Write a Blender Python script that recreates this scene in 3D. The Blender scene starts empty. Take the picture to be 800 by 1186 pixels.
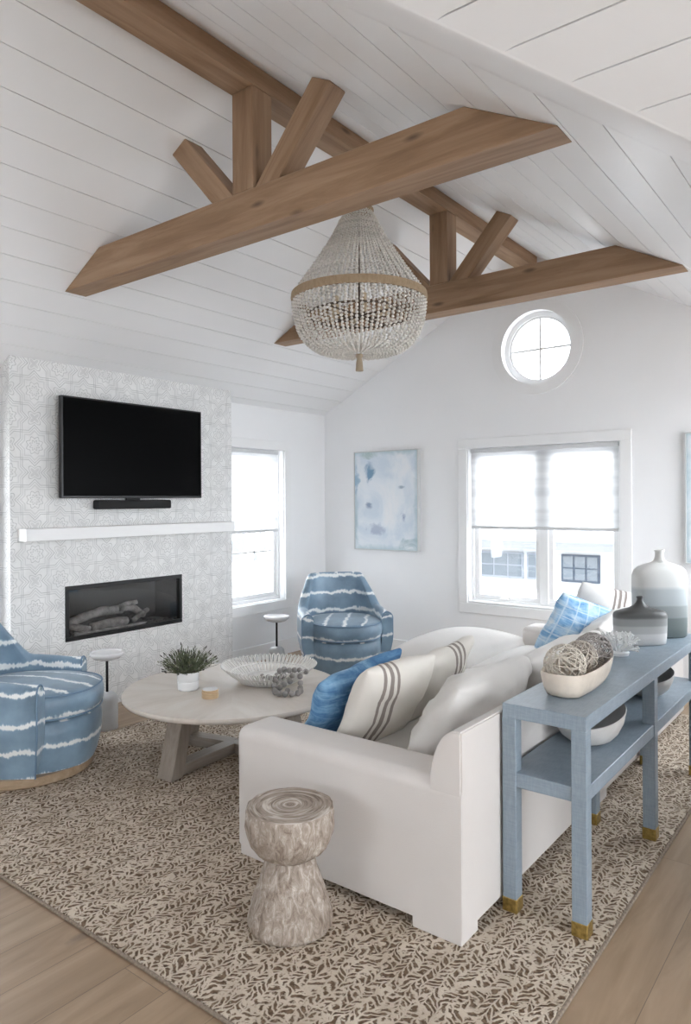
import bpy, bmesh, math, random
from mathutils import Vector, Matrix, noise as mnoise
random.seed(7)
PI = math.pi
sc = bpy.context.scene
COL = sc.collection

# ------------------------------------------------------------------ camera
F_PX, HOR, CAM_H, ROLL, TH = 820.0, 580.0, 1.53, 0.006, 0.657
cam = bpy.data.cameras.new('camera')
cam.sensor_fit = 'HORIZONTAL'; cam.sensor_width = 36.0
cam.lens = 36.0 * F_PX / 800.0
cam.shift_y = (HOR - 593.0) / 800.0
cam.clip_start = 0.05; cam.clip_end = 200
camo = bpy.data.objects.new('camera', cam); COL.objects.link(camo)
fw = Vector((-math.sin(TH), math.cos(TH), 0)); rt = Vector((math.cos(TH), math.sin(TH), 0)); up = Vector((0, 0, 1))
R = Matrix((rt, up, -fw)).transposed()
camo.matrix_world = Matrix.Translation((0, 0, CAM_H)) @ R.to_4x4() @ Matrix.Rotation(-ROLL, 4, 'Z')
sc.camera = camo

# ------------------------------------------------------------------ world, light, exposure
w = bpy.data.worlds.new('overcast_sky'); sc.world = w; w.use_nodes = True
bg = w.node_tree.nodes['Background']
bg.inputs[0].default_value = (0.90, 0.95, 1.0, 1); bg.inputs[1].default_value = 6.4
sc.view_settings.view_transform = 'Standard'; sc.view_settings.look = 'None'
sc.view_settings.gamma = 1.0; sc.view_settings.use_curve_mapping = False
sc.view_settings.exposure = 0.49
sc.cycles.use_denoising = True
sc.cycles.max_bounces = 12; sc.cycles.diffuse_bounces = 8
sc.cycles.sample_clamp_indirect = 6.0

def area(name, loc, direction, sx, sy, power, col=(1, 1, 1)):
    l = bpy.data.lights.new(name, 'AREA'); l.shape = 'RECTANGLE'; l.size = sx; l.size_y = sy
    l.energy = power; l.color = col
    o = bpy.data.objects.new(name, l); COL.objects.link(o)
    o.location = loc
    o.rotation_euler = Vector(direction).to_track_quat('-Z', 'Y').to_euler()
    return o
# daylight entering by the windows the photograph does not show (behind and to the right of the camera)
area('daylight_gable_window', (3.52, 0.35, 1.5), (-1, 0, 0), 3.2, 2.2, 18, (0.98, 0.99, 1.0))

# ------------------------------------------------------------------ material helpers
MATS = {}
def new_mat(name):
    m = bpy.data.materials.new(name); m.use_nodes = True
    nt = m.node_tree
    return m, nt, nt.nodes['Principled BSDF']
class N:
    """tiny node builder"""
    def __init__(s, nt): s.nt = nt
    def n(s, t, **kw):
        x = s.nt.nodes.new(t)
        for k, v in kw.items(): setattr(x, k, v)
        return x
    def link(s, a, b): s.nt.links.new(a, b)
    def math(s, op, a, b=None, c=None):
        x = s.n('ShaderNodeMath', operation=op)
        for i, v in enumerate((a, b, c)):
            if v is None: continue
            if isinstance(v, (int, float)): x.inputs[i].default_value = v
            else: s.link(v, x.inputs[i])
        return x.outputs[0]
    def coord(s, out='Object', scale=(1, 1, 1), rot=(0, 0, 0)):
        t = s.n('ShaderNodeTexCoord'); mp = s.n('ShaderNodeMapping')
        mp.inputs['Scale'].default_value = scale; mp.inputs['Rotation'].default_value = rot
        s.link(t.outputs[out], mp.inputs[0]); return mp.outputs[0]
    def world(s):
        return s.n('ShaderNodeNewGeometry').outputs['Position']
    def sep(s, v):
        x = s.n('ShaderNodeSeparateXYZ'); s.link(v, x.inputs[0]); return x.outputs
    def comb(s, a, b, c):
        x = s.n('ShaderNodeCombineXYZ')
        for i, v in enumerate((a, b, c)):
            if isinstance(v, (int, float)): x.inputs[i].default_value = v
            else: s.link(v, x.inputs[i])
        return x.outputs[0]
    def noise(s, v, scale, detail=3, rough=0.55, dist=0.0):
        x = s.n('ShaderNodeTexNoise'); x.inputs['Scale'].default_value = scale
        x.inputs['Detail'].default_value = detail; x.inputs['Roughness'].default_value = rough
        x.inputs['Distortion'].default_value = dist
        if v is not None: s.link(v, x.inputs['Vector'])
        return x.outputs['Fac']
    def ramp(s, f, stops, interp='LINEAR'):
        x = s.n('ShaderNodeValToRGB'); cr = x.color_ramp; cr.interpolation = interp
        while len(cr.elements) < len(stops): cr.elements.new(0.5)
        for e, (p, c) in zip(cr.elements, stops):
            e.position = p; e.color = (*c, 1) if len(c) == 3 else c
        s.link(f, x.inputs[0]); return x.outputs[0]
    def mix(s, f, a, b, mode='MIX'):
        x = s.n('ShaderNodeMix', data_type='RGBA', blend_type=mode)
        for i, v in ((0, f), (6, a), (7, b)):
            if isinstance(v, (int, float)): x.inputs[i].default_value = v
            elif isinstance(v, tuple): x.inputs[i].default_value = (*v, 1)
            else: s.link(v, x.inputs[i])
        return x.outputs[2]
    def bump(s, h, bsdf, strength=0.3, dist=0.01):
        x = s.n('ShaderNodeBump'); x.inputs['Strength'].default_value = strength; x.inputs['Distance'].default_value = dist
        s.link(h, x.inputs['Height']); s.link(x.outputs[0], bsdf.inputs['Normal'])

def plain(name, col, rough=0.6, metal=0.0, nscale=0, namt=0.0, bump=0.0, bscale=60, spec=0.5, bdist=0.003):
    if name in MATS: return MATS[name]
    m, nt, b = new_mat(name); k = N(nt)
    b.inputs['Roughness'].default_value = rough; b.inputs['Metallic'].default_value = metal
    b.inputs['Specular IOR Level'].default_value = spec
    co = k.coord()
    f = k.noise(co, nscale or 5.0, 4)
    a = max(namt, 0.015)
    dark = tuple(c * (1 - a) for c in col); lite = tuple(min(1, c * (1 + a)) for c in col)
    k.link(k.ramp(f, [(0.3, dark), (0.7, lite)]), b.inputs['Base Color'])
    if bump: k.bump(k.noise(co, bscale, 3), b, bump, bdist)
    MATS[name] = m; return m

def fabric(name, col, weave=450, bump=0.25, rough=0.9, var=0.03):
    if name in MATS: return MATS[name]
    m, nt, b = new_mat(name); k = N(nt)
    b.inputs['Roughness'].default_value = rough; b.inputs['Specular IOR Level'].default_value = 0.25
    b.inputs['Sheen Weight'].default_value = 0.15
    co = k.coord()
    big = k.noise(co, 3, 3)
    k.link(k.ramp(big, [(0.3, tuple(c * (1 - var) for c in col)), (0.7, tuple(min(1, c * (1 + var)) for c in col))]), b.inputs['Base Color'])
    h = k.math('ADD', k.noise(co, weave, 2), k.math('MULTIPLY', k.noise(co, 14, 3), 1.2))
    k.bump(h, b, bump, 0.004)
    MATS[name] = m; return m

def tie_dye(name='blue_tie_dye', spacing=0.16, phase=0.0):
    if name in MATS: return MATS[name]
    m, nt, b = new_mat(name); k = N(nt)
    b.inputs['Roughness'].default_value = 0.42; b.inputs['Specular IOR Level'].default_value = 0.5
    b.inputs['Sheen Weight'].default_value = 0.2
    t = k.n('ShaderNodeTexCoord'); co = t.outputs['Object']
    X, Y, Z = k.sep(co)
    nx, ny, nz = k.sep(t.outputs['Normal'])
    top = k.math('GREATER_THAN', nz, 0.75)
    # on upward faces the bands run across the seat, on upright ones they ring the body
    q = k.math('ADD', k.math('MULTIPLY', Z, k.math('SUBTRACT', 1.0, top)), k.math('MULTIPLY', k.math('MULTIPLY', k.math('ADD', Y, k.math('MULTIPLY', X, 0.35)), 0.9), top))
    wob = k.math('MULTIPLY', k.math('SUBTRACT', k.noise(co, 9, 2), 0.5), 0.07)
    q = k.math('ADD', k.math('ADD', q, wob), phase)
    fr = k.math('FRACT', k.math('DIVIDE', q, spacing))
    d = k.math('ABSOLUTE', k.math('SUBTRACT', fr, 0.5))           # 0 in band centre
    streak = k.noise(k.comb(k.math('MULTIPLY', k.math('ADD', X, Y), 60), k.math('MULTIPLY', k.math('SUBTRACT', X, Y), 60), k.math('MULTIPLY', Z, 6)), 1.0, 2)
    d = k.math('ADD', d, k.math('MULTIPLY', k.math('SUBTRACT', streak, 0.5), 0.20))
    blue = k.ramp(k.noise(co, 4, 4), [(0.3, (0.105, 0.165, 0.225)), (0.5, (0.175, 0.265, 0.355)), (0.75, (0.25, 0.37, 0.48))])
    halo = k.ramp(d, [(0.055, (0.80, 0.82, 0.82)), (0.10, (0.33, 0.47, 0.58)), (0.2, (0.5, 0.5, 0.5))])
    f = k.ramp(d, [(0.055, (1, 1, 1)), (0.13, (0, 0, 0))])
    k.link(k.mix(f, blue, halo), b.inputs['Base Color'])
    k.bump(k.noise(co, 500, 2), b, 0.15, 0.002)
    MATS[name] = m; return m

def wood_beam(name='pine_beam'):
    """grain along local X"""
    if name in MATS: return MATS[name]
    m, nt, b = new_mat(name); k = N(nt)
    b.inputs['Roughness'].default_value = 0.55; b.inputs['Specular IOR Level'].default_value = 0.3
    oi = k.n('ShaderNodeObjectInfo')
    t = k.n('ShaderNodeTexCoord')
    off = k.n('ShaderNodeVectorMath', operation='ADD'); k.link(t.outputs['Object'], off.inputs[0])
    k.link(k.comb(k.math('MULTIPLY', oi.outputs['Random'], 7.0), 0.0, 0.0), off.inputs[1])
    X, Y, Z = k.sep(off.outputs[0])
    st = k.comb(k.math('MULTIPLY', X, 0.9), k.math('MULTIPLY', Y, 9), k.math('MULTIPLY', Z, 9))
    g1 = k.noise(st, 1.6, 6, 0.6, 0.6)
    st2 = k.comb(k.math('MULTIPLY', X, 2.5), k.math('MULTIPLY', Y, 80), k.math('MULTIPLY', Z, 80))
    g2 = k.noise(st2, 1.0, 3, 0.5)
    c1 = k.ramp(g1, [(0.25, (0.19, 0.11, 0.06)), (0.45, (0.29, 0.18, 0.105)), (0.6, (0.37, 0.24, 0.15)), (0.8, (0.44, 0.305, 0.20))])
    col = k.mix(k.math('MULTIPLY', g2, 0.35), c1, (0.20, 0.125, 0.075))
    vo = k.n('ShaderNodeTexVoronoi'); vo.inputs['Scale'].default_value = 1.0
    k.link(k.comb(k.math('MULTIPLY', X, 2.2), k.math('MULTIPLY', Y, 7), k.math('MULTIPLY', Z, 7)), vo.inputs['Vector'])
    knot = k.ramp(vo.outputs['Distance'], [(0.04, (1, 1, 1)), (0.13, (0, 0, 0))])
    col = k.mix(k.math('MULTIPLY', knot, 0.7), col, (0.07, 0.045, 0.03))
    k.link(col, b.inputs['Base Color'])
    k.bump(g2, b, 0.2, 0.003)
    MATS[name] = m; return m

def grain(name, cols, axis=0, scale=1.5, stretch=9, rough=0.5, bump=0.2):
    """pale wood, grain along an object axis"""
    if name in MATS: return MATS[name]
    m, nt, b = new_mat(name); k = N(nt)
    b.inputs['Roughness'].default_value = rough
    X, Y, Z = k.sep(k.coord())
    v = [X, Y, Z]; v = [k.math('MULTIPLY', q, 1.0 if i == axis else stretch) for i, q in enumerate(v)]
    g = k.noise(k.comb(*v), scale, 6, 0.65, 0.5)
    k.link(k.ramp(g, [(0.25, cols[0]), (0.5, cols[1]), (0.75, cols[2])]), b.inputs['Base Color'])
    k.bump(g, b, bump, 0.003)
    MATS[name] = m; return m

# ------------------------------------------------------------------ geometry helpers
class MB:
    def __init__(s): s.bm = bmesh.new()
    def box(s, lo, hi, bev=0.0, seg=2, mat=None):
        lo = Vector(lo); hi = Vector(hi); c = (lo + hi) / 2; d = hi - lo
        g = bmesh.ops.create_cube(s.bm, size=1.0)
        vs = g['verts']
        bmesh.ops.scale(s.bm, vec=d, verts=vs)
        if bev > 0:
            es = list({e for v in vs for e in v.link_edges})
            r = bmesh.ops.bevel(s.bm, geom=es, offset=bev, segments=seg, profile=0.5, affect='EDGES')
            vs = list({v for f in r['faces'] for v in f.verts} | {v for v in vs if v.is_valid})
            # collect the connected island
            seen = set(vs); st = list(vs)
            while st:
                v = st.pop()
                for e in v.link_edges:
                    o = e.other_vert(v)
                    if o not in seen: seen.add(o); st.append(o)
            vs = list(seen)
        M = Matrix.Translation(c)
        if mat is not None: M = mat @ M
        bmesh.ops.transform(s.bm, matrix=M, verts=vs)
        return vs
    def prism(s, pts, a, b, axis='y', bev=0):
        """extrude a 2D outline (u,v) between a and b along axis"""
        def P(u, v, t):
            return {'x': (t, u, v), 'y': (u, t, v), 'z': (u, v, t)}[axis]
        A = [s.bm.verts.new(P(u, v, a)) for u, v in pts]; B = [s.bm.verts.new(P(u, v, b)) for u, v in pts]
        s.bm.faces.new(A); s.bm.faces.new(B[::-1])
        n = len(pts)
        for i in range(n): s.bm.faces.new((A[i], B[i], B[(i + 1) % n], A[(i + 1) % n]))
        return A + B
    def lathe(s, prof, seg=32, c=(0, 0, 0), sx=1, sy=1, rfun=None, zfun=None, closed=False):
        rings = []
        for (r, z) in prof:
            if r < 1e-6:
                rings.append([s.bm.verts.new((c[0], c[1], c[2] + z))]); continue
            ring = []
            for i in range(seg):
                a = 2 * PI * i / seg
                rr = r * (rfun(a, z) if rfun else 1); zz = z + (zfun(a, r, z) if zfun else 0)
                ring.append(s.bm.verts.new((c[0] + rr * sx * math.cos(a), c[1] + rr * sy * math.sin(a), c[2] + zz)))
            rings.append(ring)
        pairs = list(zip(rings, rings[1:]))
        if closed: pairs.append((rings[-1], rings[0]))
        for A, B in pairs:
            if len(A) == 1 and len(B) == 1: continue
            if len(A) == 1:
                for i in range(seg): s.bm.faces.new((A[0], B[(i + 1) % seg], B[i]))
            elif len(B) == 1:
                for i in range(seg): s.bm.faces.new((A[i], A[(i + 1) % seg], B[0]))
            else:
                for i in range(seg): s.bm.faces.new((A[i], A[(i + 1) % seg], B[(i + 1) % seg], B[i]))
    def tube(s, pts, r, n=6, closed=False, cap=True):
        pts = [Vector(p) for p in pts]; L = len(pts)
        rr = r if isinstance(r, (list, tuple)) else [r] * L
        rings = []; ref = None
        for i, p in enumerate(pts):
            if closed: t = pts[(i + 1) % L] - pts[i - 1]
            else: t = pts[min(i + 1, L - 1)] - pts[max(i - 1, 0)]
            if t.length < 1e-9: t = Vector((0, 0, 1))
            t.normalize()
            if ref is None: ref = t.orthogonal().normalized()
            u = ref - t * ref.dot(t)
            if u.length < 1e-6: u = t.orthogonal()
            u.normalize(); ref = u; v = t.cross(u)
            rings.append([s.bm.verts.new(p + (u * math.cos(2 * PI * j / n) + v * math.sin(2 * PI * j / n)) * rr[i]) for j in range(n)])
        P = list(zip(rings, rings[1:]))
        if closed: P.append((rings[-1], rings[0]))
        for A, B in P:
            for j in range(n): s.bm.faces.new((A[j], A[(j + 1) % n], B[(j + 1) % n], B[j]))
        if cap and not closed:
            s.bm.faces.new(rings[0][::-1]); s.bm.faces.new(rings[-1])
    def ball(s, c, r, sub=2, sc_=(1, 1, 1)):
        g = bmesh.ops.create_icosphere(s.bm, subdivisions=sub, radius=r)
        bmesh.ops.transform(s.bm, matrix=Matrix.Translation(c) @ Matrix.Diagonal((*sc_, 1)), verts=g['verts'])
    def build(s, name, mat, parent=None, smooth=False, loc=None, rot=None, angle=None):
        bmesh.ops.recalc_face_normals(s.bm, faces=s.bm.faces)
        me = bpy.data.meshes.new(name); s.bm.to_mesh(me); s.bm.free()
        me.materials.append(mat)
        if smooth:
            me.polygons.foreach_set('use_smooth', [True] * len(me.polygons))
            if angle: me.set_sharp_from_angle(angle=math.radians(angle))
        o = bpy.data.objects.new(name, me); COL.objects.link(o)
        if parent: o.parent = parent
        if loc is not None: o.location = loc
        if rot is not None: o.rotation_euler = rot
        return o

def tag(o, label=None, cat=None, group=None, kind=None):
    if label: o['label'] = label
    if cat: o['category'] = cat
    if group: o['group'] = group
    if kind: o['kind'] = kind
    return o
def thing(name, loc, label, cat, group=None, rz=0.0):
    o = bpy.data.objects.new(name, None); COL.objects.link(o)
    o.location = loc; o.rotation_euler = (0, 0, rz); o.empty_display_size = 0.1
    return tag(o, label, cat, group)
def children(o): return [c for c in bpy.data.objects if c.parent == o]
def copy_tree(o, parent=None):
    kids = children(o)
    c = o.copy(); COL.objects.link(c); c.parent = parent
    for ch in kids: copy_tree(ch, c)
    return c

def plate(name, outer, holes, plane, pos, thick, mat, parent=None, kind=None):
    """flat sheet with holes; plane 'x': (u,v)=(y,z), 'y': (x,z), 'z': (x,y); spans pos..pos+thick"""
    cu = bpy.data.curves.new('tmp', 'CURVE'); cu.dimensions = '2D'; cu.fill_mode = 'BOTH'; cu.extrude = abs(thick) / 2
    for poly in [outer] + holes:
        sp = cu.splines.new('POLY'); sp.points.add(len(poly) - 1)
        for i, (u, v) in enumerate(poly): sp.points[i].co = (u, v, 0, 1)
        sp.use_cyclic_u = True
    co = bpy.data.objects.new('tmp', cu); COL.objects.link(co)
    dg = bpy.context.evaluated_depsgraph_get(); dg.update()
    me = bpy.data.meshes.new_from_object(co.evaluated_get(dg))
    bpy.data.objects.remove(co); bpy.data.curves.remove(cu)
    for v in me.vertices:
        u, vv, t = v.co; t = pos + thick / 2 + t
        v.co = {'x': (t, u, vv), 'y': (u, t, vv), 'z': (u, vv, t)}[plane]
    bm = bmesh.new(); bm.from_mesh(me)
    bmesh.ops.remove_doubles(bm, verts=bm.verts, dist=1e-5)
    bmesh.ops.recalc_face_normals(bm, faces=bm.faces); bm.to_mesh(me); bm.free()
    me.name = name; me.materials.clear(); me.materials.append(mat)
    me.polygons.foreach_set('use_smooth', [False] * len(me.polygons))
    o = bpy.data.objects.new(name, me); COL.objects.link(o)
    if parent: o.parent = parent
    if kind: o['kind'] = kind
    return o
def rect(a, b, c, d): return [(a, c), (b, c), (b, d), (a, d)]
def circ(cx, cy, r, n=64): return [(cx + r * math.cos(2 * PI * i / n), cy + r * math.sin(2 * PI * i / n)) for i in range(n)]

# ------------------------------------------------------------------ room dimensions
XL, YB, XR, YR = -4.824, 5.89, -0.165, -3.2        # left wall, back wall, right wall, rear wall
ZP, PITCH, XC = 2.445, 0.527, -2.495
ZR = ZP + PITCH * (XC - XL)                        # 3.672
VC = 2.868                                         # valley: y - x = VC
Y0 = VC + XC                                       # ridge of the cross gable
XE = 3.6
YN, YS = VC + XR, 2 * Y0 - (VC + XR)

wall_m = plain('white_wall_paint', (0.85, 0.855, 0.865), 0.75, nscale=1.5, namt=0.01)
trim_m = plain('white_trim_paint', (0.84, 0.845, 0.85), 0.4)
ceil_m = plain('white_shiplap_paint', (0.82, 0.82, 0.825), 0.36, nscale=2.0, namt=0.012, spec=0.45)

# floor -------------------------------------------------------------
def floor_mat():
    m, nt, b = new_mat('pale_oak_planks'); k = N(nt)
    b.inputs['Roughness'].default_value = 0.42
    P = k.world(); X, Y, Z = k.sep(P)
    W = 0.20
    row = k.math('FLOOR', k.math('DIVIDE', X, W))
    wn = k.n('ShaderNodeTexWhiteNoise', noise_dimensions='1D'); k.link(row, wn.inputs['W'])
    yy = k.math('ADD', Y, k.math('MULTIPLY', wn.outputs['Value'], 2.0))
    seg = k.math('FLOOR', k.math('DIVIDE', yy, 1.9))
    wn2 = k.n('ShaderNodeTexWhiteNoise', noise_dimensions='2D'); k.link(k.comb(row, seg, 0.0), wn2.inputs['Vector'])
    pv = wn2.outputs['Value']
    fx = k.math('ABSOLUTE', k.math('SUBTRACT', k.math('FRACT', k.math('DIVIDE', X, W)), 0.5))
    fy = k.math('ABSOLUTE', k.math('SUBTRACT', k.math('FRACT', k.math('DIVIDE', yy, 1.9)), 0.5))
    gap = k.math('MAXIMUM', k.math('GREATER_THAN', fx, 0.494), k.math('GREATER_THAN', fy, 0.4994))
    v = k.comb(k.math('ADD', k.math('MULTIPLY', X, 7), k.math('MULTIPLY', pv, 20)), k.math('MULTIPLY', Y, 0.9), 0.0)
    g = k.noise(v, 1.6, 6, 0.6, 0.8)
    v2 = k.comb(k.math('MULTIPLY', X, 90), k.math('MULTIPLY', Y, 3), pv)
    g2 = k.noise(v2, 1.0, 3)
    c = k.ramp(g, [(0.2, (0.17, 0.108, 0.064)), (0.42, (0.29, 0.20, 0.125)), (0.62, (0.38, 0.27, 0.178)), (0.85, (0.46, 0.345, 0.235))])
    c = k.mix(k.math('MULTIPLY', g2, 0.25), c, (0.20, 0.14, 0.095))
    c = k.mix(k.math('MULTIPLY', pv, 0.3), c, (0.45, 0.34, 0.235))
    vo = k.n('ShaderNodeTexVoronoi'); vo.inputs['Scale'].default_value = 1.0
    k.link(k.comb(k.math('MULTIPLY', X, 4.0), k.math('MULTIPLY', Y, 1.7), 0.0), vo.inputs['Vector'])
    kn = k.ramp(k.math('ADD', vo.outputs['Distance'], k.math('MULTIPLY', k.noise(P, 30, 3), 0.08)), [(0.08, (1, 1, 1)), (0.15, (0, 0, 0))])
    c = k.mix(k.math('MULTIPLY', kn, 0.55), c, (0.11, 0.085, 0.07))
    c = k.mix(k.math('MULTIPLY', gap, 0.7), c, (0.10, 0.075, 0.055))
    k.link(c, b.inputs['Base Color'])
    k.bump(k.math('SUBTRACT', g2, k.math('MULTIPLY', gap, 3)), b, 0.12, 0.003)
    return m
fm = MB(); fm.box((XL - 0.3, YR - 0.2, -0.12), (XE + 0.2, YB + 0.14, 0.0))
tag(fm.build('floor', floor_mat()), kind='structure')

# walls -------------------------------------------------------------
def gable_z(x): return ZR - PITCH * abs(x - XC)
WIN_L = (4.42, 5.235, 0.555, 2.035)
WIN_K = (1.42, 2.235, 0.555, 2.035)
FP = (2.78, 3.83, 0.530, 0.928)     # fireplace opening y0,y1,z0,z1
plate('wall_left', rect(YR - 0.1, YB + 0.14, -0.02, ZP + 0.03), [rect(*WIN_L), rect(*WIN_K), rect(*FP)], 'x', XL - 0.14, 0.14, wall_m, kind='structure')
WB = (-3.105, -1.742, 0.587, 2.005)
RC = (-2.44, 2.855)
plate('wall_back', [(XL - 0.14, -0.02), (XR + 0.14, -0.02), (XR + 0.14, gable_z(XR + 0.14)), (XC, ZR + 0.02), (XL - 0.14, gable_z(XL - 0.14))],
      [rect(*WB), circ(*RC, 0.325)], 'y', YB, 0.14, wall_m, kind='structure')
plate('wall_right', rect(YN, YB + 0.14, -0.02, ZP + 0.03), [rect(4.0, 5.65, 0.95, 2.2)], 'x', XR, 0.14, wall_m, kind='structure')
plate('wall_north', rect(XR, XE + 0.14, -0.02, ZP + 0.03), [], 'y', YN, 0.14, wall_m, kind='structure')
plate('wall_south', rect(XR, XE + 0.14, -0.02, ZP + 0.03), [], 'y', YS - 0.14, 0.14, wall_m, kind='structure')
plate('wall_east', [(YS - 0.1, -0.02), (YN + 0.1, -0.02), (YN + 0.1, ZP), (Y0, ZR), (YS - 0.1, ZP)], [rect(Y0 - 1.6, Y0 + 1.6, 0.4, 2.6)], 'x', XE, 0.14, wall_m, kind='structure')
plate('wall_rear', [(XL - 0.14, -0.02), (XR + 0.14, -0.02), (XR + 0.14, gable_z(XR + 0.14)), (XC, ZR + 0.02), (XL - 0.14, gable_z(XL - 0.14))],
      [rect(-3.3, -1.9, 0.9, 2.1)], 'y', YR - 0.14, 0.14, wall_m, kind='structure')
plate('wall_right', rect(YR, YS, -0.02, ZP + 0.03), [], 'x', XR, 0.14, wall_m, kind='structure')

# shiplap ceilings ----------------------------------------------------
def planks(name, origin, along, down, L, D, pitch, phase, gap=0.005, depth=0.011, cuts=()):
    o = Vector(origin); a = Vector(along).normalized(); dn = Vector(down).normalized()
    n = a.cross(dn);  n = n if n.z > 0 else -n
    ss = []; s = phase
    prof = [(0.0, 0.0)]
    while s < D:
        if s - gap / 2 > 0.001: prof += [(s - gap / 2, 0), (s - gap / 2, depth), (s + gap / 2, depth), (s + gap / 2, 0)]
        s += pitch
    prof.append((D, 0))
    bm = bmesh.new()
    A = [bm.verts.new(o + dn * s + n * h) for s, h in prof]; B = [bm.verts.new(o + dn * s + n * h + a * L) for s, h in prof]
    for i in range(len(A) - 1): bm.faces.new((A[i], A[i + 1], B[i + 1], B[i]))
    for co, no in cuts:
        bmesh.ops.bisect_plane(bm, geom=bm.verts[:] + bm.edges[:] + bm.faces[:], plane_co=co, plane_no=no, clear_outer=True)
    for f in bm.faces:
        f.normal_update()
    me = bpy.data.meshes.new(name); bm.to_mesh(me); bm.free(); me.materials.append(ceil_m)
    ob = bpy.data.objects.new(name, me); COL.objects.link(ob); ob['kind'] = 'structure'
    return ob
cosp = 1 / math.sqrt(1 + PITCH ** 2)
SL = 0.188
Lmain = YB - YR + 0.2
FA, FB = 0.20, 0.03
sdrop = (XC - (XL - 0.1)) / cosp
ph = ((ZR - 3.535) / PITCH) / cosp
ph = ph % SL
planks('ceiling', (XC, YR - 0.1, ZR), (0, 1, 0), (-1, 0, -PITCH), Lmain, sdrop, SL, ph)
planks('ceiling', (XC, Y0, ZR), (0, 1, 0), (1, 0, -PITCH), YB + 0.1 - Y0, (XR + 0.1 - XC) / cosp, SL, ph, cuts=[((XC, XC + VC + FA, 0), (1, -1, 0))])
planks('ceiling', (XC, YR - 0.1, ZR), (0, 1, 0), (1, 0, -PITCH), Y0 - YR + 0.1, (XR + 0.1 - XC) / cosp, SL, ph, cuts=[((XC, 2 * Y0 - XC - VC, 0), (1, 1, 0))])
# cross gable: grooves at y = 1.792 + 0.145 k
sp2 = 0.1447 / cosp
ph2 = ((1.792 - Y0) / cosp) % sp2
planks('ceiling', (XC, Y0, ZR), (1, 0, 0), (0, 1, -PITCH), XE + 0.1 - XC, (YN + 0.1 - Y0) / cosp, sp2, ph2, cuts=[((XC, XC + VC - FB, 0), (-1, 1, 0))])
planks('ceiling', (XC, Y0, ZR), (1, 0, 0), (0, -1, -PITCH), XE + 0.1 - XC, (YN + 0.1 - Y0) / cosp, sp2, ph2, cuts=[((XC, 2 * Y0 - XC - VC, 0), (-1, -1, 0))])
# rounded plaster strip that covers the valley between the two slopes
vb = MB(); rows = []
for i in range(41):
    x = XC + (XR + 0.12 - XC) * i / 40; y = x + VC; z = ZR - PITCH * (x - XC)
    A = Vector((x - FA, y, z + PITCH * FA)); V = Vector((x, y, z)); Bq = Vector((x, y - FB, z + PITCH * FB))
    cur = [A + Vector((-.03, 0, PITCH * .03 + .012))] + [A * (1 - t) ** 2 + V * 2 * t * (1 - t) + Bq * t * t + Vector((0, 0, -0.002)) for t in [j / 8 for j in range(9)]] + [Bq + Vector((0, -.03, PITCH * .03 + .012))]
    rows.append([vb.bm.verts.new(p) for p in cur])
for a, b_ in zip(rows, rows[1:]):
    for j in range(10): vb.bm.faces.new((a[j], a[j + 1], b_[j + 1], b_[j]))
tag(vb.build('trim_valley', ceil_m, smooth=True), kind='structure')

# unseen slab added above the left-hand boards to block light leaks
m = MB()
m.prism([(XL - .2, gable_z(XL - .2) + .04), (XC, ZR + .04), (XC, ZR + .10), (XL - .2, gable_z(XL - .2) + .10)], YR - .2, YB + .15, 'y')
tag(m.build('roof', plain('light_leak_slab', (.5, .5, .5), .9)), kind='structure')

# baseboards
def baseboard(name, lo, hi):
    b = MB(); b.box(lo, hi, 0.004, 1); tag(b.build(name, trim_m), kind='structure')
baseboard('baseboard_left', (XL, 4.41, 0), (XL + 0.018, YB, 0.15))
baseboard('baseboard_left', (XL, YR, 0), (XL + 0.018, 2.38, 0.15))
baseboard('baseboard_back', (XL + 0.018, YB - 0.018, 0), (XR, YB, 0.15))
baseboard('baseboard_right', (XR - 0.018, YN, 0), (XR, YB - 0.018, 0.15))

# ------------------------------------------------------------------ windows
def glass_mat():
    m, nt, b = new_mat('window_glass'); k = N(nt)
    nt.nodes.remove(b)
    out = nt.nodes['Material Output']
    tr = k.n('ShaderNodeBsdfTransparent'); gl = k.n('ShaderNodeBsdfGlossy'); gl.inputs['Roughness'].default_value = 0.02
    mx = k.n('ShaderNodeMixShader'); mx.inputs[0].default_value = 0.06
    k.link(tr.outputs[0], mx.inputs[1]); k.link(gl.outputs[0], mx.inputs[2]); k.link(mx.outputs[0], out.inputs[0])
    return m
glass = glass_mat()
def blind_mat():
    m, nt, b = new_mat('white_woven_shade'); k = N(nt)
    nt.nodes.remove(b); out = nt.nodes['Material Output']
    Z = k.sep(k.world())[2]
    n = k.noise(k.comb(0.0, 0.0, k.math('MULTIPLY', Z, 9)), 1.0, 2)
    c = k.ramp(n, [(0.40, (0.56, 0.565, 0.575)), (0.58, (0.68, 0.685, 0.69))])
    tl = k.n('ShaderNodeBsdfTranslucent'); df = k.n('ShaderNodeBsdfDiffuse'); mx = k.n('ShaderNodeMixShader'); mx.inputs[0].default_value = 0.42
    k.link(c, tl.inputs[0]); k.link(c, df.inputs[0]); k.link(df.outputs[0], mx.inputs[1]); k.link(tl.outputs[0], mx.inputs[2])
    tp = k.n('ShaderNodeBsdfTransparent'); m2 = k.n('ShaderNodeMixShader'); m2.inputs[0].default_value = 0.05
    k.link(mx.outputs[0], m2.inputs[1]); k.link(tp.outputs[0], m2.inputs[2]); k.link(m2.outputs[0], out.inputs[0])
    return m
shade_m = blind_mat()
head_m = plain('pale_grey_blind_rail', (0.62, 0.63, 0.64), 0.45)

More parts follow.
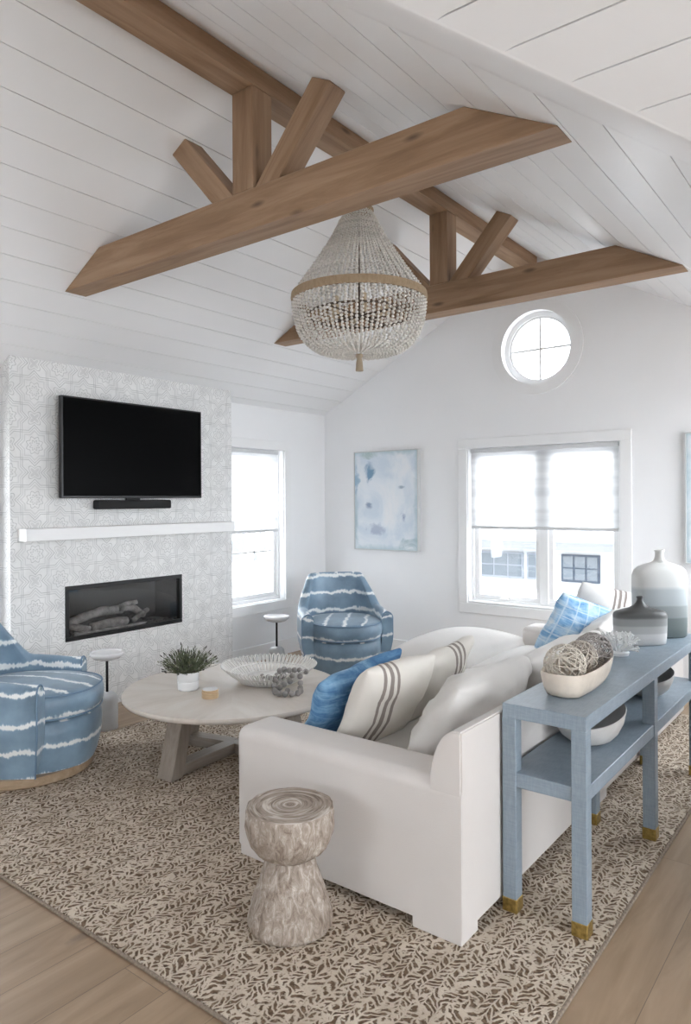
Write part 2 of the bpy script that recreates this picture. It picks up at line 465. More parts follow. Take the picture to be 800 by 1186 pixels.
# back window: casing, frame with two casement sashes
def frame_boxes(mb, u0, u1, v0, v1, w_, P, d0, d1, bev=0.003):
    """four bars around rect; P(u,v,d)->xyz"""
    for a in ((u0, u1, v0, v0 + w_), (u0, u1, v1 - w_, v1), (u0, u0 + w_, v0 + w_, v1 - w_), (u1 - w_, u1, v0 + w_, v1 - w_)):
        p = P(a[0], a[2], d0); q = P(a[1], a[3], d1)
        lo = [min(p[i], q[i]) for i in range(3)]; hi = [max(p[i], q[i]) for i in range(3)]
        mb.box(lo, hi, bev, 1)
PB = lambda u, v, d: (u, YB + d, v)
PLw = lambda u, v, d: (XL - d, u, v)
def window(n, u0, u1, v0, v1, P, mull, sash):
    root = thing('window_%d' % n, (0, 0, 0), None, None); root['kind'] = 'structure'
    c = MB(); frame_boxes(c, u0 - 0.098, u1 + 0.098, v0 - 0.098, v1 + 0.088, 0.09, P, -0.020, 0.0)
    c.build('window_casing', trim_m, root)
    f = MB(); frame_boxes(f, u0, u1, v0, v1, 0.030, P, 0.06, 0.13)
    for mu in mull:
        p = P(mu - 0.038, v0 + .03, 0.055); q = P(mu + 0.038, v1 - .03, 0.13)
        f.box([min(a, b) for a, b in zip(p, q)], [max(a, b) for a, b in zip(p, q)], 0.003, 1)
    f.build('window_frame', trim_m, root)
    for (a, b, c0, c1, d) in sash:
        s = MB(); frame_boxes(s, a, b, c0, c1, 0.042, P, d, d + 0.035)
        so = s.build('window_sash', trim_m, root)
        g = MB(); p = P(a + .04, c0 + .04, d + .014); q = P(b - .04, c1 - .04, d + .02)
        g.box([min(x, y) for x, y in zip(p, q)], [max(x, y) for x, y in zip(p, q)])
        g.build('pane', glass, so)
    return root
u0, u1, v0, v1 = WB; um = -2.405
window(1, u0, u1, v0, v1, PB, [um], [(u0 + .03, um - .038, v0 + .03, v1 - .03, 0.075), (um + .038, u1 - .03, v0 + .03, v1 - .03, 0.075)])
s_ = MB(); s_.box((u0 - 0.0, YB - 0.01, v0 - 0.002), (u1, YB + 0.06, v0 + 0.012), 0.003, 1); s_.build('window_sill', trim_m, bpy.data.objects['window_1'])
for cx_ in (-2.78,):
    h = MB(); h.box((cx_ - .04, YB + 0.055, v0 + .032), (cx_ + .04, YB + 0.078, v0 + .05), .004, 1); h.tube([(cx_ - .03, YB + .055, v0 + .05), (cx_, YB + .045, v0 + .062), (cx_ + .04, YB + .05, v0 + .052)], .006)
    h.build('window_crank', trim_m, bpy.data.objects['window_1'], smooth=False)
u0, u1, v0, v1 = WIN_L; vm = (v0 + v1) / 2 - .22
wl = window(2, u0, u1, v0, v1, PLw, [], [(u0 + .03, u1 - .03, v0 + .03, vm + .3, 0.075), (u0 + .03, u1 - .03, vm + .26, v1 - .03, 0.10)])
mm = MB(); mm.box((XL - .10, u0 + .07, 1.03), (XL - .085, u1 - .07, 1.045)); mm.box((XL - .10, (u0 + u1) / 2 + .07, .62), (XL - .085, (u0 + u1) / 2 + .082, 1.2)); mm.build('muntin', trim_m, wl)

u0, u1, v0, v1 = WIN_K
window(4, u0, u1, v0, v1, PLw, [], [(u0 + .03, u1 - .03, v0 + .03, vm + .3, 0.075), (u0 + .03, u1 - .03, vm + .26, v1 - .03, 0.10)])
# round window
root = thing('window_3', (0, 0, 0), None, None); root['kind'] = 'structure'
def ring(name, r0, r1, y0, y1, parent, mat=trim_m, n=64):
    m = MB(); pr_ = [(r0, y0), (r1, y0), (r1, y1), (r0, y1)]
    rings = [[m.bm.verts.new((RC[0] + r * math.cos(2 * PI * i / n), y, RC[1] + r * math.sin(2 * PI * i / n))) for i in range(n)] for r, y in pr_]
    for q in range(4):
        A, B = rings[q], rings[(q + 1) % 4]
        for i in range(n): m.bm.faces.new((A[i], A[(i + 1) % n], B[(i + 1) % n], B[i]))
    return m.build(name, mat, parent, smooth=True, angle=40)
ring('window_casing', 0.320, 0.413, YB - 0.020, YB, root)
ring('window_frame', 0.285, 0.326, YB + 0.07, YB + 0.135, root)
ring('window_sash', 0.268, 0.30, YB + 0.085, YB + 0.125, root)
mt = MB(); mt.box((RC[0] - .009, YB + .09, RC[1] - .28), (RC[0] + .009, YB + .112, RC[1] + .28)); mt.box((RC[0] - .28, YB + .091, RC[1] - .009), (RC[0] + .28, YB + .111, RC[1] + .009)); mt.build('muntin', trim_m, root)
gg = MB(); gg.lathe([(0, 0), (.275, 0), (.275, .004), (0, .004)], 48)
gg.build('pane', glass, root, loc=(RC[0], YB + .105, RC[1]), rot=(PI / 2, 0, 0))

# blinds
def blind(label, P, u0, u1, ztop, zbot, d):
    t = thing('roller_blind', P((u0 + u1) / 2, zbot, d), label, 'window blind')
    base = Vector(P((u0 + u1) / 2, zbot, d))
    def rel(p): return Vector(p) - base
    m = MB(); n = 14; rows = []
    for i in range(n + 1):
        z = zbot + (ztop - zbot) * i / n; off = 0.002 * math.sin(i * 1.9)
        rows.append([m.bm.verts.new(rel(P(u, z, d + off))) for u in (u0, (u0 + u1) / 2, u1)])
    for a, b in zip(rows, rows[1:]):
        for j in range(2): m.bm.faces.new((a[j], a[j + 1], b[j + 1], b[j]))
    m.build('blind_fabric', shade_m, t, smooth=True)
    for nm, za, zb, dd in (('bottom_rail', zbot - .006, zbot + .020, .011), ('head_rail', ztop - .012, ztop + .022, .02)):
        r = MB(); p = rel(P(u0, za, d - dd)); q = rel(P(u1, zb, d + dd)); r.box([min(a, b) for a, b in zip(p, q)], [max(a, b) for a, b in zip(p, q)], .004, 2)
        r.build(nm, head_m, t)
    return t
blind('wide white woven shade half lowered over the double window', PB, WB[0] + .016, WB[1] - .016, WB[3] - .03, 1.272, 0.03)
blind('narrow white woven shade half lowered beside the tiled fireplace wall', PLw, WIN_L[0] + .012, WIN_L[1] - .055, WIN_L[3] - .03, 1.235, 0.03)

# ------------------------------------------------------------------ tiled fireplace wall
XB = -4.68
def tile_mat():
    m, nt, b = new_mat('grey_and_white_star_tile'); k = N(nt)
    b.inputs['Roughness'].default_value = 0.55
    X, Y, Z = k.sep(k.world())
    T = 0.375
    U = k.math('DIVIDE', k.math('ADD', X, k.math('ADD', Y, 2.12)), T); V = k.math('DIVIDE', k.math('SUBTRACT', Z, 2.30), T)
    def cell(ou, ov):
        a = k.math('SUBTRACT', k.math('FRACT', k.math('ADD', U, ou)), 0.5); c = k.math('SUBTRACT', k.math('FRACT', k.math('ADD', V, ov)), 0.5)
        aa = k.math('ABSOLUTE', a); cc = k.math('ABSOLUTE', c)
        d1 = k.math('MAXIMUM', aa, cc); d2 = k.math('MULTIPLY', k.math('ADD', aa, cc), 0.7071)
        star = k.math('MINIMUM', d1, d2)
        rad = k.math('SQRT', k.math('ADD', k.math('MULTIPLY', a, a), k.math('MULTIPLY', c, c)))
        ang = k.math('ARCTAN2', c, a)
        return aa, cc, d1, d2, star, rad, ang
    def line(d, r, w_):
        return k.math('LESS_THAN', k.math('ABSOLUTE', k.math('SUBTRACT', d, r)), w_)
    parts = []
    for ou, ov in ((.5, .5), (0.0, 0.0)):
        aa, cc, d1, d2, star, rad, ang = cell(ou, ov)
        pet = k.math('ADD', rad, k.math('MULTIPLY', k.math('COSINE', k.math('MULTIPLY', ang, 8)), .020))
        parts += [line(star, .268, .0065), line(star, .232, .0045), line(pet, .145, .007), line(pet, .075, .008), k.math('MULTIPLY', line(star, .19, .012), .45)]
    for ou, ov in ((0.0, .5), (.5, 0.0)):
        aa, cc, d1, d2, star, rad, ang = cell(ou, ov)
        pet2 = k.math('ADD', rad, k.math('MULTIPLY', k.math('COSINE', k.math('MULTIPLY', ang, 4)), .035))
        parts += [line(pet2, .115, .007), k.math('MULTIPLY', k.math('LESS_THAN', pet2, .07), .5)]
    f = parts[0]
    for q in parts[1:]: f = k.math('MAXIMUM', f, q)
    f = k.math('MULTIPLY', f, k.math('ADD', .42, k.math('MULTIPLY', k.noise(k.world(), 10, 3), .9)))
    # small mosaic joints
    ju = k.math('ABSOLUTE', k.math('SUBTRACT', k.math('FRACT', k.math('MULTIPLY', U, 2)), 0.5)); jv = k.math('ABSOLUTE', k.math('SUBTRACT', k.math('FRACT', k.math('MULTIPLY', V, 2)), 0.5))
    joint = k.math('MAXIMUM', k.math('GREATER_THAN', ju, .493), k.math('GREATER_THAN', jv, .493))
    base = k.ramp(k.noise(k.world(), 9, 4), [(0.35, (0.70, 0.70, 0.695)), (0.65, (0.79, 0.79, 0.785))])
    c = k.mix(f, base, (0.47, 0.47, 0.47))
    c = k.mix(k.math('MULTIPLY', joint, 0.15), c, (0.55, 0.55, 0.55))
    k.link(c, b.inputs['Base Color']); return m
tile = tile_mat()
YB0, YB1 = 2.385, 4.40
plate('wall_fireplace', rect(YB0, YB1, 0, gable_z(XB) + .01), [rect(*FP)], 'x', XL, XB - XL, tile, kind='structure')

# fireplace insert
blk = plain('black_steel', (0.012, 0.012, 0.013), 0.35, metal=0.3)
blk2 = plain('dark_firebox_panel', (0.012, 0.013, 0.016), 0.5, spec=.3)
t = thing('fireplace', (XB, (FP[0] + FP[1]) / 2, FP[2]), 'black linear fireplace insert with driftwood logs behind glass', 'fireplace')
fy = (FP[1] - FP[0]) / 2; fh = FP[3] - FP[2]
m = MB()
PF = lambda u, v, d: (d, u, v)
frame_boxes(m, -fy, fy, 0.0, fh, 0.030, PF, -0.02, 0.008)
m.build('frame', blk, t)
m = MB(); m.box((-.34, -fy + .004, .004), (-.33, fy - .004, fh - .004)); m.box((-.33, -fy + .004, .004), (-.01, fy - .004, .02)); m.box((-.33, -fy + .004, fh - .02), (-.01, fy - .004, fh - .004))
m.box((-.33, -fy + .004, .02), (-.01, -fy + .02, fh - .02)); m.box((-.33, fy - .02, .02), (-.01, fy - .004, fh - .02)); m.build('firebox', blk2, t)
log_m = plain('pale_driftwood_log', (0.17, 0.16, 0.155), 0.85, nscale=18, namt=0.5, bump=0.6, bscale=40)
for pts, r in (([(-.15, -.44, .09), (-.16, -.30, .13), (-.17, -.12, .155), (-.17, .06, .15)], .036), ([(-.09, -.26, .06), (-.08, -.12, .075), (-.09, .05, .07)], .034),
               ([(-.13, .02, .17), (-.16, .16, .15), (-.17, .27, .08)], .028), ([(-.20, -.48, .05), (-.12, -.40, .08), (-.07, -.28, .05)], .024), ([(-.22, -.05, .12), (-.14, .08, .19), (-.12, .17, .20)], .02),
               ([(-.1, .12, .06), (-.13, .22, .10), (-.2, .33, .11)], .018), ([(-.06, -.42, .035), (-.06, -.2, .03), (-.06, .2, .035)], .012)):
    l = MB(); P_ = []
    for i in range(len(pts) - 1):
        for j in range(5): P_.append(Vector(pts[i]).lerp(Vector(pts[i + 1]), j / 5))
    P_.append(Vector(pts[-1]))
    l.tube(P_, [r * (1 + .25 * mnoise.noise(p * 14)) for p in P_], 10)
    l.build('log', log_m, t, smooth=True)
em = MB()
for i in range(70):
    em.ball((random.uniform(-.28, -.04), random.uniform(-fy + .05, fy - .05), .026), random.uniform(.008, .016), 1)
o = em.build('ember_stones', plain('dark_ember_stone', (.05, .05, .05), .7), t); o['kind'] = 'stuff'
m = MB(); m.box((-.014, -fy + .03, .03), (-.010, fy - .03, fh - .03)); m.build('glass_front', glass, t)

# mantel shelf
m = MB(); m.box((0, 0, 0), (.115, 4.33 - 2.435, .085), .004, 2)
tag(m.build('mantel_shelf', plain('white_mantel_paint', (.82, .82, .82), .45), loc=(XB, 2.435, 1.268)), 'long white floating mantel shelf under the television', 'mantel shelf')

# television and sound bar
t = thing('television', (XB + .003, 3.335, 1.56), 'large black flat television mounted on the patterned tile wall', 'television')
m = MB(); m.box((.055, -.632, 0), (.095, .632, .722), .004, 2); m.build('casing', plain('black_plastic', (.008, .008, .009), .35), t)
m = MB(); m.box((.0945, -.620, .016), (.0965, .620, .710)); m.build('screen', plain('black_screen', (.0008, .0008, .001), .35, spec=.04), t)
m = MB(); m.box((0, -.22, .18), (.056, .22, .55), .003, 1); m.build('wall_bracket', blk, t)
t = thing('sound_bar', (XB, 3.335, 1.478), 'small black sound bar fixed just below the television', 'speaker')
m = MB(); m.box((0.0, -.33, 0), (.085, .33, .068), .012, 3); m.build('housing', plain('black_speaker_cloth', (.010, .010, .011), .8, bump=.3, bscale=400), t)
m = MB(); m.box((.02, -.06, .066), (.04, .06, .084)); m.build('bracket', blk, t)

# ------------------------------------------------------------------ roof timbers
pine = wood_beam()
def timber(name, pts_front, y0, y1, parent, length_axis, label=None):
    """outline in the x-z plane extruded along y; local X along length_axis"""
    ax = Vector((length_axis[0], 0, length_axis[1])).normalized()
    c = Vector((sum(p[0] for p in pts_front) / len(pts_front), (y0 + y1) / 2, sum(p[1] for p in pts_front) / len(pts_front)))
    zx = Vector((-ax.z, 0, ax.x))
    Rm = Matrix((ax, Vector((0, 1, 0)), zx)).transposed()
    if Rm.determinant() < 0: Rm = Matrix((ax, Vector((0, 1, 0)), -zx)).transposed()
    m = MB(); m.prism(pts_front, y0, y1, 'y')
    inv = (Matrix.Translation(c) @ Rm.to_4x4()).inverted()
    bmesh.ops.transform(m.bm, matrix=inv, verts=m.bm.verts)
    es = [e for e in m.bm.edges]
    bmesh.ops.bevel(m.bm, geom=es, offset=.004, segments=1, affect='EDGES')
    o = m.build(name, pine, parent)
    o.matrix_local = (Matrix.Translation(parent.location).inverted() if parent else Matrix()) @ Matrix.Translation(c) @ Rm.to_4x4()
    return o
HB = .075
m = MB(); zu = 3.535
m.prism([(-HB, zu), (HB, zu), (HB, gable_z(XC + HB) - .001), (0, ZR - .001), (-HB, gable_z(XC - HB) - .001)], 0, 1, 'y')
for v in m.bm.verts: v.co = (v.co.y * (YB - YR - .02) - (YB - YR) / 2, v.co.x, v.co.z - 3.6)
ro = m.build('ridge_beam', pine, loc=(XC, (YB + YR) / 2, 3.6), rot=(0, 0, PI / 2))
tag(ro, 'long wooden ridge beam running along the top of the vaulted ceiling', 'beam')
def sx_at(z): return (ZR - z) / PITCH          # half width of the vault at height z
def truss(y0, label):
    t = thing('roof_truss', (XC, y0, 2.84), label, 'roof truss', 'exposed roof trusses under the vault')
    y1 = y0 + .15; zb, zt = 2.842, 3.037; e = .001
    timber('tie_beam', [(XC - sx_at(zb) + e, zb), (XC + sx_at(zb) - e, zb), (XC + sx_at(zt) - e, zt), (XC - sx_at(zt) + e, zt)], y0, y1, t, (1, 0))
    timber('king_post', [(XC - .07, zt), (XC + .07, zt), (XC + .07, zu), (XC - .07, zu)], y0 + .002, y1 - .01, t, (0, 1))
    for s in (1, -1):
        # edges of the brace: inner line and outer line meet the slope of the vault
        a0 = (XC + s * .07, zt); a1 = (XC + s * .225, zt)
        dx, dz = .39, .43; L = math.hypot(dx, dz); dx /= L; dz /= L
        def hit(p):     # march to the slope
            k = (ZR - p[1] - PITCH * abs(p[0] - XC)) / (dz + PITCH * dx)
            return (p[0] + s * dx * k, p[1] + dz * k - .001)
        b1 = hit(a1); b0 = hit((a0[0], a0[1]))
        timber('brace', [a0, a1, b1, b0], y0 + .012, y1 - .02, t, (s * dx, dz))
    return t
truss(2.425, 'nearer timber roof truss with king post and two diagonal braces')
truss(4.306, 'farther timber roof truss beyond the bead chandelier')

# ------------------------------------------------------------------ chandelier
t = thing('bead_chandelier', (-2.50, 3.385, 3.535), 'large whitewashed wood bead chandelier with a wide rope band', 'chandelier')
bead_m = plain('whitewashed_wood_bead', (0.70, 0.67, 0.63), 0.75, nscale=45, namt=0.22)
rope_m = grain('tan_jute_rope', ((.25, .17, .10), (.34, .25, .16), (.42, .32, .22)), axis=2, scale=30, stretch=3, rough=.9)
ZC = 3.535
prof = [(.075, 3.245), (.10, 3.20), (.145, 3.11), (.19, 3.03), (.245, 2.945), (.30, 2.865), (.355, 2.79), (.388, 2.735),
        (.394, 2.70), (.392, 2.65), (.382, 2.59), (.362, 2.53), (.325, 2.475), (.27, 2.43), (.19, 2.405), (.11, 2.40), (.05, 2.40)]
def path_sample(pr_, step):
    pts = [Vector((r, 0, z)) for r, z in pr_]; out = [pts[0].copy()]; d = 0; cur = pts[0].copy(); i = 1
    need = step
    while i < len(pts):
        seg = (pts[i] - cur).length
        if seg >= need: cur = cur.lerp(pts[i], need / seg); out.append(cur.copy()); need = step
        else: need -= seg; cur = pts[i].copy(); i += 1
    return out
strand_meshes = []
for v in range(6):
    m = MB(); random.seed(v)
    for p in path_sample(prof, .0196)[1 if v % 2 else 0:]:
        if v % 2: p = p + Vector((0, 0, .009))
        sm = .0098 * random.uniform(.86, 1.1) * (0.62 if p.x < .11 else 0.8 if p.x < .2 else 1)
        m.ball((p.x + random.uniform(-.0015, .0015), random.uniform(-.0015, .0015), p.z - ZC), sm, 1)
    m.bm.normal_update()
    me = bpy.data.meshes.new('bead_strand'); m.bm.to_mesh(me); m.bm.free(); me.materials.append(bead_m)
    me.polygons.foreach_set('use_smooth', [True] * len(me.polygons)); strand_meshes.append(me)
NS = 78
for i in range(NS):
    o = bpy.data.objects.new('bead_strand', strand_meshes[(i * 5) % 6]); COL.objects.link(o); o.parent = t
    o.rotation_euler = (0, 0, 2 * PI * i / NS)
def hoop(name, r0, r1, z0, z1, mat, parent, lab=None):
    m = MB(); m.lathe([(r0, z0), (r1, z0), (r1 + .003, (z0 + z1) / 2), (r1, z1), (r0, z1), (r0 - .002, (z0 + z1) / 2)], 96, closed=True)
    return m.build(name, mat, parent, smooth=True, angle=50)
hoop('rope_band', .388, .402, 2.705 - ZC, 2.752 - ZC, rope_m, t)
hoop('top_ring', .050, .088, 3.235 - ZC, 3.262 - ZC, rope_m, t)
hoop('inner_ring', .30, .306, 2.625 - ZC, 2.637 - ZC, plain('dark_bronze', (.13, .10, .075), .5, metal=.5), t)
bz = MATS['dark_bronze']
m = MB(); m.tube([(0, 0, 0), (0, 0, -.93)], .006, 8); m.lathe([(0, 0), (.06, 0), (.06, -.02), (.02, -.035), (0, -.035)], 32)
m.tube([(-.30, 0, -.905), (.30, 0, -.905)], .006); m.tube([(0, -.30, -.905), (0, .30, -.905)], .006)
m.build('stem', bz, t, smooth=True, angle=40)
cream = plain('candle_sleeve', (.55, .45, .32), .6)
for i in range(6):
    a = 2 * PI * i / 6 + .3
    m = MB(); m.tube([(.17 * math.cos(a), .17 * math.sin(a), -.925), (.17 * math.cos(a), .17 * math.sin(a), -.82)], .013, 10)
    cs = m.build('candle_light', cream, t, smooth=True, angle=40)
    m = MB(); m.tube([(0, 0, -.905), (.09 * math.cos(a), .09 * math.sin(a), -.93), (.17 * math.cos(a), .17 * math.sin(a), -.925)], .006); m.build('arm', bz, t, smooth=True)
m = MB(); m.lathe([(0, -1.13), (.020, -1.135), (.021, -1.15), (.013, -1.160), (.017, -1.18), (.021, -1.235), (0, -1.235)], 20, rfun=lambda a, z: 1 + (.10 * math.cos(a * 10) if z < -1.17 else 0))
m.build('tassel', plain('straw_tassel', (.36, .29, .21), .9), t, smooth=True, angle=60)

# ------------------------------------------------------------------ art
def art(name, x0, x1, z0, z1, label, seed):
    m_, nt, b = new_mat('abstract_canvas_%s' % seed); k = N(nt); b.inputs['Roughness'].default_value = .8
    X, Y, Z = k.sep(k.coord())
    v = k.comb(k.math('ADD', X, seed * 3.0), 0.0, Z)
    n1 = k.noise(v, 2.2, 5, .6, .8); n2 = k.noise(v, 6.0, 4, .6, 1.0)
    W_, H_ = x1 - x0, z1 - z0
    ex = k.math('SUBTRACT', W_ / 2, k.math('ABSOLUTE', X)); ez = k.math('SUBTRACT', H_ / 2, k.math('ABSOLUTE', k.math('SUBTRACT', Z, H_ / 2)))
    edge = k.math('MINIMUM', ex, ez)
    ef = k.ramp(k.math('ADD', edge, k.math('MULTIPLY', k.math('SUBTRACT', n2, .5), .12)), [(.0, (1, 1, 1)), (.05, (0, 0, 0))])
    base = k.ramp(n1, [(.35, (.62, .70, .78)), (.5, (.74, .79, .84)), (.62, (.80, .82, .85))])
    col = k.mix(k.math('MULTIPLY', ef, .8), base, (.42, .55, .60))
    def blot(cx, cz, rx, rz, c_, amt):
        nonlocal col
        a = k.math('DIVIDE', k.math('SUBTRACT', X, cx), rx); d = k.math('DIVIDE', k.math('SUBTRACT', Z, cz), rz)
        r = k.math('ADD', k.math('SQRT', k.math('ADD', k.math('MULTIPLY', a, a), k.math('MULTIPLY', d, d))), k.math('MULTIPLY', k.math('SUBTRACT', n2, .5), 3.2))
        f = k.ramp(r, [(.35, (1, 1, 1)), (1.0, (0, 0, 0))])
        col = k.mix(k.math('MULTIPLY', f, amt), col, c_)
    if seed == 1:
        blot(-.19, .77, .06, .13, (.13, .27, .42), .9); blot(-.20, .44, .055, .04, (.20, .27, .42), .8)
        blot(.22, .32, .045, .07, (.12, .20, .38), .85); blot(-.1, .2, .14, .05, (.30, .36, .50), .6); blot(.2, .62, .06, .02, (.2, .3, .4), .7)
        blot(-.36, .72, .04, .2, (.25, .42, .58), .7); blot(-.2, .95, .2, .05, (.38, .50, .50), .7); blot(.3, .06, .14, .06, (.35, .48, .52), .7)
    else:
        blot(-.2, .5, .1, .16, (.5, .58, .66), .6); blot(.1, .3, .1, .1, (.3, .4, .55), .6)
    k.link(col, b.inputs['Base Color'])
    t = thing(name, ((x0 + x1) / 2, YB, z0), label, 'painting')
    m = MB(); m.box((-W_ / 2, -.045, 0), (W_ / 2, -.005, H_), .002, 1); m.build('canvas', m_, t)
    m = MB(); PA = lambda u, v, d: (u, -d, v)
    frame_boxes(m, -W_ / 2 - .010, W_ / 2 + .010, -.010, H_ + .010, .009, PA, 0.0, .05, 0.001)
    m.build('frame', plain('silver_edge_strip', (.60, .62, .62), .35), t)
art('painting', -4.385, -3.632, 1.04, 2.02, 'blue and white abstract canvas left of the double window', 1)
art('painting', -1.235, -.45, 1.045, 2.025, 'pale abstract canvas right of the double window, cut off by the frame edge', 2)

# ------------------------------------------------------------------ rug
def rug_mat():
    m, nt, b = new_mat('brown_and_cream_looped_wool'); k = N(nt)
    b.inputs['Roughness'].default_value = 0.95; b.inputs['Specular IOR Level'].default_value = 0.1
    P0 = k.coord()
    warp = k.n('ShaderNodeTexNoise'); warp.inputs['Scale'].default_value = 24; warp.inputs['Detail'].default_value = 2; k.link(P0, warp.inputs['Vector'])
    wv = k.n('ShaderNodeVectorMath', operation='SCALE'); wv.inputs['Scale'].default_value = .040
    k.link(warp.outputs['Color'], wv.inputs[0])
    ad = k.n('ShaderNodeVectorMath', operation='ADD'); k.link(P0, ad.inputs[0]); k.link(wv.outputs[0], ad.inputs[1])
    big = k.n('ShaderNodeTexNoise'); big.inputs['Scale'].default_value = 7; big.inputs['Detail'].default_value = 2; k.link(P0, big.inputs['Vector'])
    bv = k.n('ShaderNodeVectorMath', operation='SCALE'); bv.inputs['Scale'].default_value = .10; k.link(big.outputs['Color'], bv.inputs[0])
    ad2 = k.n('ShaderNodeVectorMath', operation='ADD'); k.link(ad.outputs[0], ad2.inputs[0]); k.link(bv.outputs[0], ad2.inputs[1])
    X, Y, Z = k.sep(ad2.outputs[0])
    W_ = .038
    sx = k.math('DIVIDE', X, W_); par = k.math('SUBTRACT', k.math('MULTIPLY', k.math('FLOORED_MODULO', k.math('FLOOR', sx), 2.0), 2.0), 1.0)
    q = k.math('ADD', Y, k.math('MULTIPLY', par, k.math('MULTIPLY', X, .9)))
    dash = k.math('ABSOLUTE', k.math('SUBTRACT', k.math('FRACT', k.math('DIVIDE', q, .027)), .5))    # 0..0.5
    fx = k.math('ABSOLUTE', k.math('SUBTRACT', k.math('FRACT', sx), .5))
    dark = k.math('MULTIPLY', k.ramp(dash, [(.23, (1, 1, 1)), (.39, (0, 0, 0))]), k.ramp(fx, [(.36, (1, 1, 1)), (.46, (0, 0, 0))]))
    brk = k.ramp(k.noise(P0, 45, 2), [(.40, (0, 0, 0)), (.48, (1, 1, 1))])
    dark = k.math('MULTIPLY', dark, brk)
    lite = k.ramp(k.noise(P0, 7, 4), [(.3, (.50, .42, .335)), (.7, (.68, .595, .50))])
    dk = k.ramp(k.noise(P0, 60, 2), [(.3, (.10, .066, .042)), (.7, (.25, .18, .125))])
    k.link(k.mix(dark, lite, dk), b.inputs['Base Color'])
    h = k.math('ADD', k.math('SUBTRACT', 1.0, dark), k.math('MULTIPLY', k.noise(P0, 160, 2), .5))
    k.bump(h, b, .8, .006)
    return m
RG = (-4.12, -0.778, 1.417, 5.40)
t = thing('area_rug', ((RG[0] + RG[1]) / 2, (RG[2] + RG[3]) / 2, 0), 'large brown and cream woven rug under the seating', 'rug')
hx, hy = (RG[1] - RG[0]) / 2, (RG[3] - RG[2]) / 2
m = MB(); m.box((-hx + .012, -hy + .012, 0.001), (hx - .012, hy - .012, .014)); m.build('pile', rug_mat(), t)
m = MB()
for a in ((-hx, hx, -hy, -hy + .013), (-hx, hx, hy - .013, hy), (-hx, -hx + .013, -hy + .013, hy - .013), (hx - .013, hx, -hy + .013, hy - .013)): m.box((a[0], a[2], .001), (a[1], a[3], .012), .003, 1)
m.build('binding', plain('taupe_rug_binding', (.26, .21, .165), .95, nscale=90, namt=.3), t)
ZG = .014

# ------------------------------------------------------------------ cushions
def cushion(mb, w_, h_, t_, n=18, pinch=.06, puff=.55, seed=0, wr=.006, M=None, edge=.010, corner=.07):
    """pillow standing in local XZ plane, thickness along Y; centre at origin"""
    grid = {}
    for side in (1, -1):
        for i in range(n + 1):
            for j in range(n + 1):
                u = -1 + 2 * i / n; v = -1 + 2 * j / n
                # concentrate samples near the border
                u = math.sin(u * PI / 2); v = math.sin(v * PI / 2)
                th_ = max(0, (1 - u * u)) ** puff * max(0, (1 - v * v)) ** puff
                x = u * w_ / 2 * (1 - pinch * (1 - v * v)); z = v * h_ / 2 * (1 - pinch * (1 - u * u))
                y = side * (t_ / 2 * th_ + (edge * .5 if 0 < i < n and 0 < j < n else 0))
                nz = mnoise.noise(Vector((u * 1.7 + seed * 9, v * 1.7, side * 2.0 + seed)))
                nw = mnoise.noise(Vector((u * 5 + seed * 5, v * 5, side * 3.0)))
                y += side * (nz * .10 * t_ + nw * wr) * min(1, th_ * 3)
                key = (i, j, 0 if (i in (0, n) or j in (0, n)) else side)
                if key not in grid:
                    cf = 1 - corner * (u * u * v * v) ** 2
                    p = Vector((x * cf, y if key[2] else 0, z * cf))
                    grid[key] = mb.bm.verts.new(M @ p if M else p)
    def g(i, j, s): return grid[(i, j, 0 if (i in (0, n) or j in (0, n)) else s)]
    for s in (1, -1):
        for i in range(n):
            for j in range(n):
                mb.bm.faces.new((g(i, j, s), g(i + 1, j, s), g(i + 1, j + 1, s), g(i, j + 1, s)))
def puffbox(mb, lo, hi, bev, crown=.02, seg=4, cuts=8, sag=0.0, seed=0, nz=.004):
    """upholstered block: rounded edges, crowned top"""
    lo = Vector(lo); hi = Vector(hi); c = (lo + hi) / 2; d = (hi - lo) / 2
    b2 = bmesh.new(); bmesh.ops.create_cube(b2, size=2.0)
    bmesh.ops.subdivide_edges(b2, edges=b2.edges[:], cuts=cuts, use_grid_fill=True)
    for v in b2.verts:
        p = Vector((v.co.x * d.x, v.co.y * d.y, v.co.z * d.z))
        # round: clamp into inner box then push out by bev
        q = Vector([max(-(d[i] - bev), min(d[i] - bev, p[i])) for i in range(3)])
        e = p - q
        if e.length > 1e-9: p = q + e.normalized() * bev
        fx = 1 - (p.x / d.x) ** 2; fyy = 1 - (p.y / d.y) ** 2; fz = 1 - (p.z / d.z) ** 2
        if v.co.z > 0: p.z += crown * max(0, fx) ** .6 * max(0, fyy) ** .6
        p.x += math.copysign(1, p.x) * crown * .35 * max(0, fyy) ** .6 * max(0, fz) * abs(v.co.x)
        p.y += math.copysign(1, p.y) * crown * .35 * max(0, fx) ** .6 * max(0, fz) * abs(v.co.y)
        nn = mnoise.noise(p * 4 + Vector((seed * 7, 0, 0))); p += (p.normalized() * nn * nz)
        v.co = c + p
    me = bpy.data.meshes.new('t'); b2.to_mesh(me); b2.free(); mb.bm.from_mesh(me); bpy.data.meshes.remove(me)
def dens(bev_cuts): return bev_cuts

